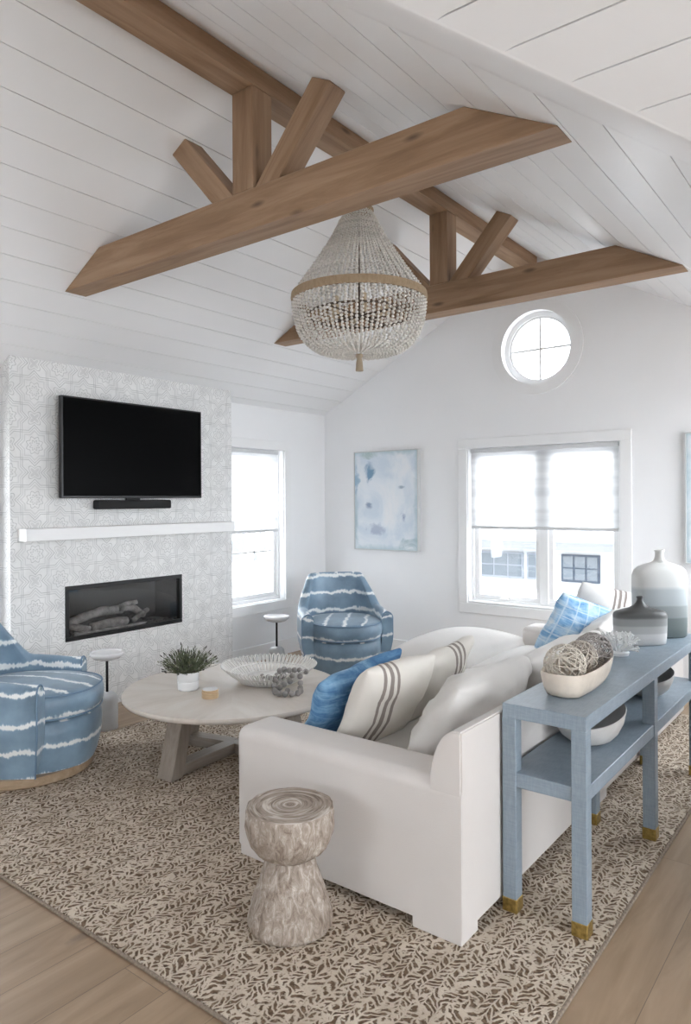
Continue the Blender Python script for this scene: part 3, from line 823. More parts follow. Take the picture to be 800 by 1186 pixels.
# ------------------------------------------------------------------ sofa
linen = fabric('warm_white_linen', (0.67, 0.635, 0.61))
linen2 = fabric('ivory_linen_cushion', (0.73, 0.71, 0.685), bump=.35)
SX0, SX1, SY0, SY1 = -2.262, -1.158, 2.132, 5.36
t = thing('sectional_sofa', (-1.7, 3.7, ZG), 'long white linen sectional sofa with square arms and rounded chaise', 'sofa')
def so(p): return (p[0] + 1.7, p[1] - 3.7, p[2] - ZG)
def sbox(mb, lo, hi, *a, **k_): return mb.box(so(lo), so(hi), *a, **k_)
m = MB(); sbox(m, (SX0 + .06, SY0 + .22, .06), (SX1 - .20, SY1 - .22, .27), .01, 2); m.build('seat_base', linen, t)
# arms: prism profile in y-z swept along x, with rounded top and front
def arm(y0, y1):
    m = MB(); r = .05; z0, z1 = .055, .560; q = 8; rings = []
    def section(x, ins):
        pts = [(y0 + ins, z0)]
        for i in range(q + 1):
            a = PI - PI / 2 * i / q; pts.append((y0 + r + (r - ins) * math.cos(a), z1 - r + (r - ins) * math.sin(a)))
        for i in range(q + 1):
            a = PI / 2 - PI / 2 * i / q; pts.append((y1 - r + (r - ins) * math.cos(a), z1 - r + (r - ins) * math.sin(a)))
        pts.append((y1 - ins, z0))
        return [m.bm.verts.new(so((x, y, z))) for y, z in pts]
    for i in range(7):
        a = PI / 2 * i / 6; rings.append(section(SX0 + r - r * math.sin(a), r * (1 - math.cos(a)) * .98))
    rings = rings[::-1]
    rings.append(section(SX1 - .0006, 0))
    for A, B in zip(rings, rings[1:]):
        for i in range(len(A)): m.bm.faces.new((A[i], A[(i + 1) % len(A)], B[(i + 1) % len(A)], B[i]))
    m.bm.faces.new(rings[0][::-1]); m.bm.faces.new(rings[-1])
    return m.build('armrest', linen, t, smooth=True, angle=50)
arm(SY0, SY0 + .235); arm(SY1 - .235, SY1)
# back panel: side outline in x-z
bp = [(SX1, .055), (SX1, .742)]
for i in range(0, 9):
    a = PI / 2 * i / 8
    bp.append((SX1 - .022 - .105 * math.sin(a), .525 + .215 * math.cos(a)))
bp += [(SX1 - .127, .055)]
m = MB(); m.prism(bp, SY0 + .0015, SY1 - .0015, 'y')
bmesh.ops.translate(m.bm, verts=m.bm.verts, vec=Vector((1.7, -3.7, -ZG)))
sharp = [e for e in m.bm.edges if abs(e.verts[0].co.y - e.verts[1].co.y) < 1e-6 or (e.verts[0].co.x > 1.7 + SX1 - .001 and e.verts[1].co.x > 1.7 + SX1 - .001 and e.verts[0].co.z > .6)]
bmesh.ops.bevel(m.bm, geom=sharp, offset=.006, segments=2, affect='EDGES')
m.build('back_frame', linen, t, smooth=True, angle=40)
for (x, y) in ((SX1 - .20, SY0 + .002), (SX0 + .035, SY0 + .002), (SX1 - .20, SY1 - .14), (SX0 + .03, SY1 - .14), (SX1 - .14, 3.55)):
    m = MB(); sbox(m, (x, y, ZG), (x + .198 if y < 3 and x > -1.5 else x + .14, y + .12, .062), .003, 1); m.build('foot', linen, t)
CY = [2.372, 3.29, 4.20, 5.12]
for i in range(3):
    m = MB(); puffbox(m, so((SX0 + .02, CY[i] + .004, .262)), so((SX1 - .30, CY[i + 1] - .004, .425)), .045, crown=.045, cuts=16, seed=i)
    m.build('seat_cushion', linen2, t, smooth=True)
# back cushions, slumped
for i in range(3):
    m = MB()
    yc = (CY[i] + CY[i + 1]) / 2 + (.02, -.02, .0)[i]
    M = Matrix.Translation(so((-1.495, yc, (.575, .555, .575)[i]))) @ Matrix.Rotation(PI / 2 + (.07, -.05, .04)[i], 4, 'Z') @ Matrix.Rotation((.55, .58, .50)[i], 4, 'X') @ Matrix.Rotation((.05, -.04, -.03)[i], 4, 'Y')
    cushion(m, .92, .50, .26, n=30, pinch=.06, puff=.46, seed=i + 3, wr=.016, M=M)
    m.build('back_cushion', linen2, t, smooth=True)
# chaise section
m = MB(); puffbox(m, so((-2.90, 4.27, .06)), so((SX0 + .06, 5.22, .30)), .04, crown=.006, cuts=14); m.build('chaise_base', linen, t, smooth=True)
m = MB(); puffbox(m, so((-2.90, 4.26, .295)), so((SX0 + .02, 5.23, .45)), .06, crown=.105, cuts=20, seed=5); m.build('chaise_cushion', linen2, t, smooth=True)
for x, y in ((-2.86, 4.31), (-2.86, 5.07)):
    m = MB(); sbox(m, (x, y, ZG), (x + .1, y + .1, .065), .003, 1); m.build('foot', linen, t)

# ------------------------------------------------------------------ throw pillows
def stripe_mat(name, centre, base=(.70, .67, .62)):
    m, nt, b = new_mat(name); k = N(nt); b.inputs['Roughness'].default_value = .9; b.inputs['Specular IOR Level'].default_value = .2
    co = k.coord(); X, Y, Z = k.sep(co)
    x = k.math('ADD', k.math('SUBTRACT', X, centre), k.math('MULTIPLY', k.math('SUBTRACT', k.noise(co, 40, 2), .5), .003))
    f = None
    for o_, w_ in ((-.038, .008), (0.0, .011), (.038, .008)):
        q = k.math('LESS_THAN', k.math('ABSOLUTE', k.math('SUBTRACT', x, o_)), w_)
        f = q if f is None else k.math('MAXIMUM', f, q)
    k.link(k.mix(f, base, (.27, .235, .215)), b.inputs['Base Color'])
    k.bump(k.math('ADD', k.noise(co, 420, 2), k.noise(co, 16, 3)), b, .3, .004)
    return m
def shibori(name, lightness):
    m, nt, b = new_mat(name); k = N(nt); b.inputs['Roughness'].default_value = .85
    co = k.coord(); X, Y, Z = k.sep(co)
    n1 = k.noise(k.comb(k.math('MULTIPLY', X, 3), k.math('MULTIPLY', Y, 3), k.math('MULTIPLY', Z, 14)), 1.6, 5, .65, 1.0)
    n2 = k.noise(co, 5, 4, .6, .6)
    g = k.math('MULTIPLY', k.math('ADD', n1, n2), .5)
    if lightness < .5:
        st = [(.34, (.035, .10, .23)), (.46, (.08, .21, .40)), (.54, (.20, .38, .57)), (.62, (.42, .58, .72))]
    else:
        st = [(.34, (.10, .25, .50)), (.44, (.22, .42, .66)), (.52, (.45, .62, .78)), (.62, (.70, .78, .85))]
    col = k.ramp(g, st)
    if lightness > .5:
        gx = k.math('ABSOLUTE', k.math('SUBTRACT', k.math('FRACT', k.math('MULTIPLY', X, 11)), .5)); gz = k.math('ABSOLUTE', k.math('SUBTRACT', k.math('FRACT', k.math('MULTIPLY', Z, 15)), .5))
        f = k.math('MULTIPLY', k.math('GREATER_THAN', k.math('ADD', k.math('MAXIMUM', gx, gz), k.math('MULTIPLY', n2, .12)), .50), .55)
        col = k.mix(f, col, (.72, .80, .87))
    k.link(col, b.inputs['Base Color'])
    k.bump(k.math('ADD', k.noise(co, 300, 2), k.noise(co, 14, 3)), b, .35, .004)
    return m
def pillow(name, mat, loc, size, thick, az, lean, label, group=None, roll=0.0, seed=0, pinch=.07, puff=.5):
    m = MB(); cushion(m, size[0], size[1], thick, n=26, pinch=pinch, puff=puff, seed=seed, wr=.006)
    o = m.build(name, mat, smooth=True)
    o.matrix_world = Matrix.Translation(loc) @ Matrix.Rotation(az, 4, 'Z') @ Matrix.Rotation(lean, 4, 'X') @ Matrix.Rotation(roll, 4, 'Y')
    tag(o, label, 'pillow', group); return o
D2R = PI / 180
pillow('throw_pillow', shibori('dark_indigo_shibori', .2), (-2.02, 2.66, .600), (.56, .44), .16, 86 * D2R, 30 * D2R, 'deep blue tie-dyed throw pillow nearest the coffee table', seed=2, pinch=.08, roll=-10 * D2R)
pillow('throw_pillow', stripe_mat('ivory_striped_linen', -.09), (-1.79, 2.60, .640), (.46, .46), .18, 80 * D2R, 30 * D2R, 'ivory throw pillow with three brown stripes next to the deep blue one', 'striped throw pillows', seed=4)
pillow('throw_pillow', stripe_mat('ivory_striped_linen_wide', .06), (-1.80, 3.04, .635), (.50, .44), .16, 92 * D2R, 30 * D2R, 'ivory striped throw pillow in the middle of the sofa, its pointed corner up', 'striped throw pillows', seed=6, roll=-8 * D2R)
pillow('throw_pillow', shibori('light_blue_shibori', .9), (-1.66, 4.60, .68), (.46, .44), .14, 55 * D2R, 18 * D2R, 'light blue tie-dyed throw pillow at the far end of the sofa', roll=20 * D2R, seed=8)
pillow('throw_pillow', stripe_mat('ivory_striped_lace', .06, (.74, .72, .70)), (-1.58, 4.92, .73), (.46, .44), .14, 40 * D2R, 16 * D2R, 'white lacy throw pillow with grey stripes behind the light blue one', roll=14 * D2R, seed=9)

# ------------------------------------------------------------------ armchairs
dye = tie_dye('blue_tie_dye', .155, .03)
oak = grain('oak_plinth', ((.26, .18, .11), (.36, .26, .17), (.45, .34, .24)), axis=0, scale=3)
def smooth01(x): x = max(0, min(1, x)); return x * x * (3 - 2 * x)
def armchair(loc, rz, label):
    t = thing('swivel_armchair', loc, label, 'armchair', 'blue tie-dyed swivel armchairs', rz)
    m = MB(); m.lathe([(0, .002), (.355, .002), (.362, .01), (.362, .055), (0, .055)], 64); m.build('plinth', oak, t, smooth=True, angle=40)
    def front_r(a):          # plan of the seat: rounded D pushed forward
        c, s_ = math.cos(a), math.sin(a); ax = .425 if c > 0 else .33
        return 1.0 / (abs(c / ax) ** 2.3 + abs(s_ / .335) ** 2.3) ** (1 / 2.3)
    def drum(m, prof_, n=72):
        m.lathe([(r, z) for r, z in prof_], n, rfun=lambda a, z: front_r(a))
    m = MB(); drum(m, [(0, .05), (.86, .05), (.90, .09), (.95, .18), (.965, .26), (.95, .318), (.90, .333), (0, .333)]); m.build('seat_base', dye, t, smooth=True, angle=50)
    # wrap-around shell: straight arms and a squarish rear
    path = []
    HW = .395
    for i in range(9): path.append((.215 - .215 * i / 8, -HW, 0.0, -1.0))
    for i in range(1, 48):
        a = -PI / 2 - PI * i / 48; c, s_ = math.cos(a), math.sin(a); e = 2 / 2.7
        x = .40 * math.copysign(abs(c) ** e, c); y = HW * math.copysign(abs(s_) ** e, s_)
        nx_, ny_ = math.copysign(abs(x / .40) ** 1.7, x) / .40, math.copysign(abs(y / HW) ** 1.7, y) / HW; l_ = math.hypot(nx_, ny_)
        path.append((x, y, nx_ / l_, ny_ / l_))
    for i in range(9): path.append((.215 * i / 8, HW, 0.0, 1.0))
    def ring_at(p):
        x0, y0, nx_, ny_ = p
        s = smooth01((-x0 - .10) / .20)                       # 0 on the arms, 1 on the back
        if x0 > -.10: s = 0.0
        top = .555 + .02 * smooth01((.2 - x0) / .3) + .275 * s
        tz = lambda z: .84 + .16 * smooth01(z / .36)
        th_ = .095 - .02 * s
        pts = []
        outer = [(0.0, .055 + (top - .05 - .055) * i / 11) for i in range(12)]
        cap = [(-th_ / 2 + th_ / 2 * math.cos(q), top - .05 + .05 * math.sin(q)) for q in [PI * i / 8 for i in range(1, 8)]]
        inner = [(-th_, top - .05 - (top - .05 - .20) * i / 8) for i in range(9)]
        for (o_, z) in outer + cap + inner:
            u = smooth01((z - .50) / .36)
            x = (x0 + nx_ * o_) * tz(z) ; y = (y0 + ny_ * o_) * tz(z)
            y *= 1 - .20 * u
            x -= .05 * u
            pts.append(Vector((x, y, z)))
        return pts
    m = MB(); R_ = [[m.bm.verts.new(p) for p in ring_at(q)] for q in path]
    L = len(R_[0])
    for A, B in zip(R_, R_[1:]):
        for j in range(L): m.bm.faces.new((A[j], A[(j + 1) % L], B[(j + 1) % L], B[j]))
    ends = [m.bm.faces.new(R_[0]), m.bm.faces.new(R_[-1][::-1])]
    es = list({e for f in ends for e in f.edges})
    bmesh.ops.bevel(m.bm, geom=es, offset=.012, segments=3, affect='EDGES')
    sh = m.build('shell', dye, t, smooth=True, angle=70)
    for q in (path[0], path[-1]):
        w_ = MB(); P_ = [p + Vector((-.006, q[3] * .003, 0)) for p in ring_at(q)][:20]
        w_.tube(P_, .0045, 5); w_.build('welt', plain('blue_piping', (.16, .25, .36), .6), sh, smooth=True)
    # seat cushion overhanging the base at the front
    z0, z1 = .337, .480
    m = MB(); drum(m, [(0, z0), (.88, z0), (.95, z0 + .012), (.985, z0 + .04), (.992, (z0 + z1) / 2), (.985, z1 - .035), (.95, z1 - .008), (.86, z1 + .004), (.55, z1 + .018), (.25, z1 + .026), (0, z1 + .028)])
    sc2 = m.build('seat_cushion', dye, t, smooth=True, angle=60)
    for zz in (z0 + .010, z1 - .008):
        w_ = MB(); w_.tube([(.965 * front_r(a) * math.cos(a), .965 * front_r(a) * math.sin(a), zz) for a in [2 * PI * i / 72 for i in range(72)]], .005, 5, closed=True); w_.build('welt', MATS['blue_piping'], sc2, smooth=True)
    return t
armchair((-3.94, 2.10, ZG), 40 * D2R, 'blue and white tie-dyed swivel armchair cut off at the left, on the rug')
armchair((-3.84, 4.93, ZG), -40 * D2R, 'blue and white tie-dyed swivel armchair in the far corner under the painting')

# ------------------------------------------------------------------ drinks tables
marble = plain('white_marble', (.74, .74, .75), .25, nscale=7, namt=.06)
stone = plain('pale_grey_stone', (.50, .51, .52), .35, nscale=9, namt=.07)
def drinks(loc, label):
    t = thing('drinks_table', loc, label, 'side table', 'small marble drinks tables')
    m = MB(); m.lathe([(0, .001), (.066, .001), (.070, .006), (.070, .20), (.064, .225), (.045, .243), (.02, .25), (0, .25)], 40); m.build('base', stone, t, smooth=True, angle=50)
    m = MB(); m.tube([(0, 0, .245), (0, 0, .475)], .009, 10); m.build('stem', blk, t, smooth=True, angle=50)
    m = MB(); m.lathe([(0, .465), (.05, .467), (.085, .478), (.108, .497), (.113, .512), (.110, .520), (.100, .520), (.096, .512), (.05, .507), (0, .507)], 48); m.build('dish_top', marble, t, smooth=True, angle=50)
drinks((-4.202, 2.80, 0), 'small white marble drinks table between the near armchair and the fireplace')
drinks((-4.30, 4.57, 0), 'small white marble drinks table beside the far armchair under the narrow window')

# ------------------------------------------------------------------ coffee table
TC = (-3.07, 2.89); ZT = .44
t = thing('coffee_table', (TC[0], TC[1], ZG), 'round whitewashed wood coffee table with angled trestle legs', 'coffee table')
def top_mat():
    m, nt, b = new_mat('whitewashed_wood_top'); k = N(nt); b.inputs['Roughness'].default_value = .45
    X, Y, Z = k.sep(k.coord())
    ang = k.math('ARCTAN2', Y, X); sector = k.math('FLOOR', k.math('DIVIDE', ang, 2 * PI / 8))
    wn = k.n('ShaderNodeTexWhiteNoise', noise_dimensions='1D'); k.link(sector, wn.inputs['W'])
    a = k.math('MULTIPLY', k.math('ADD', sector, .5), 2 * PI / 8); ca = k.math('COSINE', a); sa = k.math('SINE', a)
    u = k.math('ADD', k.math('MULTIPLY', X, ca), k.math('MULTIPLY', Y, sa)); v = k.math('SUBTRACT', k.math('MULTIPLY', Y, ca), k.math('MULTIPLY', X, sa))
    g = k.noise(k.comb(k.math('MULTIPLY', u, 2.2), k.math('MULTIPLY', v, 7), k.math('MULTIPLY', sector, 3.3)), 1.3, 6, .65, .5)
    blot_ = k.noise(k.coord(), 5, 4)
    c = k.ramp(g, [(.25, (.50, .44, .38)), (.5, (.60, .54, .48)), (.75, (.66, .62, .57))])
    c = k.mix(k.math('MULTIPLY', blot_, .5), c, (.63, .60, .56))
    k.link(c, b.inputs['Base Color']); return m
m = MB(); m.lathe([(0, .392), (.605, .392), (.622, .398), (.630, .408), (.630, .418), (.626, .426), (0, .426)], 96)
m.build('tabletop', top_mat(), t, smooth=True, angle=40)
leg_m = grain('grey_washed_wood', ((.22, .185, .155), (.31, .265, .225), (.39, .345, .30)), axis=0, scale=2.5, stretch=10)
def bar(mb, p0, p1, w_, h_, up_=Vector((0, 0, 1))):
    p0 = Vector(p0); p1 = Vector(p1); ax = (p1 - p0); L = ax.length; ax.normalize()
    side = ax.cross(up_)
    if side.length < 1e-5: side = Vector((0, 1, 0))
    side.normalize(); u = side.cross(ax)
    M = Matrix((ax, side, u)).transposed().to_4x4(); M.translation = (p0 + p1) / 2
    return M, (L / 2, w_ / 2, h_ / 2)
hub = Vector((-3.19, 3.03, 0)) - Vector((TC[0], TC[1], 0))
hub = Vector((-.10, .10, 0))
feet = [Vector((-.07, -.42, 0)), Vector((-.47, .02, 0)), Vector((.43, .10, 0))]
for fpt in feet:
    d = (fpt - hub); dh = d.normalized()
    foot = fpt + dh * .0; topp = fpt - dh * .09
    m = MB(); M, hs = bar(m, hub + Vector((0, 0, .035)), fpt - dh * .02 + Vector((0, 0, .035)), .085, .062)
    m.box([-q for q in hs], hs, .003, 1); o = m.build('stretcher', leg_m, t); o.matrix_local = M
    # leg: sheared prism, flat foot and flat top
    m = MB(); ww = .115; side = Vector((-dh.y, dh.x, 0))
    A = [fpt + side * s * ww / 2 + dh * q for s, q in ((-1, -.055), (1, -.055), (1, .03), (-1, .03))]
    B = [p - dh * .10 + Vector((0, 0, .392)) for p in A]; A = [p + Vector((0, 0, .001)) for p in A]
    va = [m.bm.verts.new(p) for p in A]; vb_ = [m.bm.verts.new(p) for p in B]
    m.bm.faces.new(va); m.bm.faces.new(vb_[::-1])
    for i in range(4): m.bm.faces.new((va[i], vb_[i], vb_[(i + 1) % 4], va[(i + 1) % 4]))
    bmesh.ops.bevel(m.bm, geom=m.bm.edges[:], offset=.003, segments=1, affect='EDGES')
    m.build('leg', grain('grey_washed_wood_upright', ((.22, .185, .155), (.31, .265, .225), (.39, .345, .30)), axis=2, scale=2.5, stretch=10), t)

ZT = ZG + .426
# plant
pt = thing('potted_lavender', (-3.235, 2.69, ZT), 'bushy green herb plant in a ribbed white ceramic pot on the coffee table', 'potted plant')
m = MB(); m.lathe([(0, .001), (.052, .001), (.060, .010), (.061, .05), (.058, .053), (.061, .057), (.063, .108), (.059, .108), (.056, .09), (0, .09)], 48); m.build('pot', plain('white_ceramic', (.74, .75, .76), .25), pt, smooth=True, angle=35)
m = MB(); m.lathe([(0, .088), (.056, .088), (.056, .092), (0, .095)], 24); m.build('soil', plain('dark_soil', (.03, .022, .016), .95), pt)
random.seed(11)
st = MB(); lf = MB(); fl_ = MB()
for i in range(190):
    a = random.uniform(0, 2 * PI); sp = random.uniform(.02, 1) ** .8
    base = Vector((.035 * sp * math.cos(a), .035 * sp * math.sin(a), .09)); L = random.uniform(.10, .175)
    d = Vector((math.cos(a) * sp * 1.25 + random.uniform(-.15, .15), math.sin(a) * sp * 1.25 + random.uniform(-.15, .15), 1 - .35 * sp)).normalized()
    P_ = [base + d * L * q + Vector((0, 0, -.02 * sp * q * q)) for q in (0, .33, .66, 1)]
    st.tube(P_, .0012, 4)
    for q in range(9):
        f = .12 + .85 * q / 9; p = base + d * L * f
        la = random.uniform(0, 2 * PI); o1 = d.orthogonal().normalized(); o1.rotate(Matrix.Rotation(la, 3, d))
        tip = p + (o1 * .55 + d).normalized() * random.uniform(.018, .030); sd = d.cross(o1) * .0028
        vs = [lf.bm.verts.new(x) for x in (p, (p + tip) / 2 + sd, tip, (p + tip) / 2 - sd)]; lf.bm.faces.new(vs)
    if i % 4 == 0:
        for q in range(4): fl_.ball(P_[-1] + d * (.004 + .004 * q), .0042 - .0006 * q, 1)
o_ = st.build('stems', plain('green_stem', (.08, .095, .05), .8), pt); o_['kind'] = 'stuff'
o_ = lf.build('foliage', plain('grey_green_leaf', (.125, .145, .085), .75, nscale=30, namt=.5), pt)
o_['kind'] = 'stuff'
o_ = fl_.build('flower_buds', plain('dark_bud', (.06, .055, .05), .9), pt); o_['kind'] = 'stuff'
# coasters
cm = grain('tan_coaster_edge', ((.45, .30, .16), (.58, .42, .26), (.66, .50, .33)), axis=0, scale=3)
random.seed(3)
for i in range(4):
    last = i == 3
    m = MB(); m.lathe([(0, .0005), (.044, .0005), (.046, .003), (.046, .0095), (.044, .0115), (0, .0115)], 32)
    o = m.build('coaster', cm, smooth=True, angle=40, loc=(-3.005 + random.uniform(-.003, .003), 2.655 + random.uniform(-.003, .003), ZT + i * .0118))
    tag(o, 'round coaster in the stack beside the plant pot, %s' % ('bottom one', 'second from the bottom', 'second from the top', 'topmost with white face')[i], 'coaster', 'stack of coasters')
    if last:
        m = MB(); m.lathe([(0, .0112), (.043, .0112), (.043, .0125), (0, .0125)], 32); m.build('face', marble, o)
# loop basket
bt = thing('loop_basket', (-3.01, 3.13, ZT), 'shallow white openwork basket of bent cane loops on the coffee table', 'basket')
cane = plain('white_painted_cane', (.74, .73, .71), .6, nscale=30, namt=.1)
BR, BX = .262, 1.0
def rimz(a): return .075 + .012 * math.cos(2 * a)
m = MB(); m.lathe([(0, .002), (.18, .002), (.186, .008), (.18, .012), (0, .010)], 64); m.build('woven_base', cane, bt, smooth=True, angle=50)
for (r, z) in ((.185, .012), (.236, .052)):
    m = MB(); m.tube([(r * math.cos(2 * PI * i / 72), r * math.sin(2 * PI * i / 72), z) for i in range(72)], .006, 6, closed=True); m.build('hoop', cane, bt, smooth=True)
lp = MB()
for i in range(62):
    a = 2 * PI * i / 62; da = 2 * PI / 62 * .33
    P_ = []
    for (r, z, q) in ((.182, .010, -1), (.218, .038, -1), (.254, .066, -1), (.282, .092, -.8), (.290, .099, 0), (.282, .092, .8), (.254, .066, 1), (.218, .038, 1), (.182, .010, 1)):
        P_.append((r * math.cos(a + da * q), r * math.sin(a + da * q), z))
    lp.tube(P_, .0042, 6)
lp.build('loops', cane, bt, smooth=True)
# bead garland draped over the rim
gm = plain('grey_wood_bead', (.30, .285, .275), .7, nscale=30, namt=.2)
gt = thing('bead_garland', (-2.80, 3.04, ZT), 'strand of chunky grey wooden beads draped over the basket rim', 'bead garland')
G = [(-.20, .02, .036), (-.165, .035, .034), (-.13, .02, .036), (-.10, .045, .04), (-.07, .025, .052), (-.045, -.002, .068), (-.028, .028, .095), (-.004, .002, .112), (.03, .008, .108), (.04, .04, .105), (.055, .07, .10), (.078, .10, .09),
     (-.02, -.02, .105), (-.012, -.05, .085), (.00, -.078, .062), (.012, -.10, .040), (.03, -.115, .020), (.055, -.135, .016), (.09, -.145, .016), (.122, -.13, .016), (.150, -.105, .016), (.165, -.07, .016), (.155, -.036, .018), (.13, -.01, .026), (.105, .02, .045), (.085, .04, .075),
     (.05, -.06, .045), (.07, -.03, .06), (.09, -.075, .017), (.045, -.09, .032), (-.06, .06, .04), (-.035, -.045, .07), (.02, -.03, .085), (.06, .0, .085)]
for p in G:
    m = MB(); m.ball(p, .0172, 2); m.build('bead', gm, gt, smooth=True)

# ------------------------------------------------------------------ carved stool
t = thing('carved_stool', (-1.715, 1.885, ZG), 'hourglass stool of carved whitewashed wood beside the sofa arm', 'stool')
def stool_mat():
    m, nt, b = new_mat('carved_grey_wood'); k = N(nt); b.inputs['Roughness'].default_value = .7
    co = k.coord(); X, Y, Z = k.sep(co)
    r = k.math('SQRT', k.math('ADD', k.math('MULTIPLY', X, X), k.math('MULTIPLY', Y, Y)))
    g = k.noise(k.comb(k.math('MULTIPLY', X, 38), k.math('MULTIPLY', Y, 38), k.math('MULTIPLY', Z, 17)), 1.0, 6, .75, .8)
    rg = k.noise(k.comb(k.math('MULTIPLY', r, 70), k.math('MULTIPLY', X, 9), k.math('MULTIPLY', Y, 9)), 1.0, 4, .6, .8)
    tp = k.math('GREATER_THAN', Z, .4245)
    f = k.math('ADD', k.math('MULTIPLY', rg, tp), k.math('MULTIPLY', g, k.math('SUBTRACT', 1.0, tp)))
    c = k.ramp(f, [(.32, (.15, .11, .085)), (.45, (.29, .235, .19)), (.55, (.40, .34, .29)), (.68, (.62, .57, .52))])
    k.link(c, b.inputs['Base Color']); k.bump(f, b, .7, .006); return m
sm_ = stool_mat()
pf = [(0, 0), (.135, 0), (.150, .012), (.152, .04), (.143, .08), (.128, .12), (.113, .16), (.100, .20), (.090, .235), (.086, .25), (.098, .258), (.122, .275), (.142, .30), (.153, .33), (.158, .36), (.159, .405), (.156, .424), (.150, .428), (0, .428)]
def densify(pf, step=.012):
    o = [pf[0]]
    for a, b in zip(pf, pf[1:]):
        n = max(1, int(math.hypot(b[0] - a[0], b[1] - a[1]) / step))
        for i in range(1, n + 1): o.append((a[0] + (b[0] - a[0]) * i / n, a[1] + (b[1] - a[1]) * i / n))
    return o
def chis(a, z):
    p = Vector((math.cos(a) * 3, math.sin(a) * 3, z * 16)); v = mnoise.noise(p); v2 = mnoise.noise(Vector((math.cos(a) * 9, math.sin(a) * 9, z * 40)))
    return 1 + .022 * v + .014 * v2 + .012 * math.cos(a * 14 + 6 * v)
m = MB(); m.lathe(densify(pf), 96, rfun=chis)
so_ = m.build('body', sm_, t, smooth=True, angle=55)

# ------------------------------------------------------------------ console table
def grass_mat():
    m, nt, b = new_mat('blue_grasscloth_lacquer'); k = N(nt); b.inputs['Roughness'].default_value = .38
    X, Y, Z = k.sep(k.world())
    n = k.noise(k.comb(k.math('MULTIPLY', X, 200), k.math('MULTIPLY', Y, 25), k.math('MULTIPLY', Z, 25)), 1.0, 3)
    n2 = k.noise(k.comb(k.math('MULTIPLY', X, 20), k.math('MULTIPLY', Y, 20), k.math('MULTIPLY', Z, 230)), 1.0, 3)
    g = k.math('MULTIPLY', k.math('ADD', n, n2), .5)
    k.link(k.ramp(g, [(.35, (.215, .27, .322)), (.65, (.28, .34, .395))]), b.inputs['Base Color'])
    k.bump(g, b, .12, .002); return m
gc = grass_mat()
gold = plain('brushed_brass', (.42, .30, .10), .38, metal=.85, nscale=60, namt=.35, bump=.6, bscale=120)
CX0, CX1, CY0, CY1 = -1.145, -.835, 2.425, 4.29
t = thing('console_table', (-1.0, CY0, ZG), 'long pale blue two-tier console table with gold-capped legs behind the sofa', 'console table')
zt = .780 - ZG
m = MB(); m.box((CX0 + 1, 0, zt - .052), (CX1 + 1, CY1 - CY0, zt), .003, 2); m.build('tabletop', gc, t)
m = MB(); m.box((CX0 + 1.004, .004, .477 - ZG), (CX1 + .996, CY1 - CY0 - .004, .530 - ZG), .002, 1); m.build('shelf', gc, t)
LW = .052
for y in (0.0, .885, 1.80):
    for x in (CX0 + 1, CX1 + 1 - LW):
        m = MB(); m.box((x - .0006, y - .0006 if y == 0 else y, .048), (x + LW + .0006, y + LW, zt - .050), .002, 1); l = m.build('leg', gc, t)
        m = MB(); m.box((x - .003, y - .003, 0.0), (x + LW + .003, y + LW + .003, .052), .003, 1); f = m.build('ferrule', gold, l); f['label'] = 'gold metal cap on the foot of the leg'

ZK = .780
# oblong tray with twig balls
tt = thing('oblong_bowl', (-1.005, 2.84, ZK), 'long oval cream carved bowl on the near end of the console', 'bowl', rz=3 * D2R)
m = MB(); n = 64
def stad(r, a):
    hl = .16
    x = r * math.cos(a); y = r * math.sin(a)
    # superellipse-ish stadium
    y = y + hl * max(-1, min(1, math.sin(a) * 1.6))
    return x, y
rings = []
for (r, z) in ((.001, .001), (.06, .001), (.078, .006), (.090, .03), (.098, .06), (.104, .088), (.101, .094), (.094, .092), (.086, .06), (.075, .03), (.055, .018), (.001, .016)):
    ring_ = []
    for i in range(n):
        a = 2 * PI * i / n; x, y = stad(r, a)
        if r < .01: y = .12 * max(-1, min(1, math.sin(a) * 1.6)); x = r * math.cos(a)
        ring_.append(m.bm.verts.new((x, y, z)))
    rings.append(ring_)
for A, B in zip(rings, rings[1:]):
    for i in range(n): m.bm.faces.new((A[i], A[(i + 1) % n], B[(i + 1) % n], B[i]))
m.bm.faces.new(rings[0][::-1]); m.bm.faces.new(rings[-1])
m.build('bowl_body', plain('cream_washed_wood', (.62, .55, .47), .6, nscale=12, namt=.12, bump=.3), tt, smooth=True, angle=60)
def twig(loc, r, col, label, seed):
    random.seed(seed); m = MB()
    for i in range(60):
        ax = Vector((random.gauss(0, 1), random.gauss(0, 1), random.gauss(0, 1))).normalized(); u = ax.orthogonal().normalized(); v = ax.cross(u)
        off = random.uniform(-.45, .45) * r; rr = math.sqrt(r * r - off * off); a0 = random.uniform(0, 2 * PI); span = random.uniform(1.6, 4.2); k_ = int(span * 5)
        m.tube([ax * off + (u * math.cos(a0 + span * j / k_) + v * math.sin(a0 + span * j / k_)) * rr * (1 + random.uniform(-.02, .02)) for j in range(k_ + 1)], .0021, 4)
    m2 = m.build('twig_ball', col, loc=loc, smooth=True); tag(m2, label, 'decorative ball', 'twig balls in the oblong bowl')
    return m2
tw1 = plain('pale_twig', (.60, .55, .48), .7, nscale=30, namt=.15); tw2 = plain('grey_twig', (.36, .335, .32), .7, nscale=30, namt=.2); tw3 = plain('tan_twig', (.50, .45, .39), .7, nscale=30, namt=.2)
twig((-1.010, 2.700, ZK + .106), .079, tw1, 'pale twig ball nearest the camera in the oblong bowl', 1)
twig((-1.002, 2.848, ZK + .110), .067, tw3, 'tan twig ball in the middle of the oblong bowl', 2)
twig((-1.000, 2.996, ZK + .108), .079, tw2, 'grey twig ball at the far end of the oblong bowl', 3)
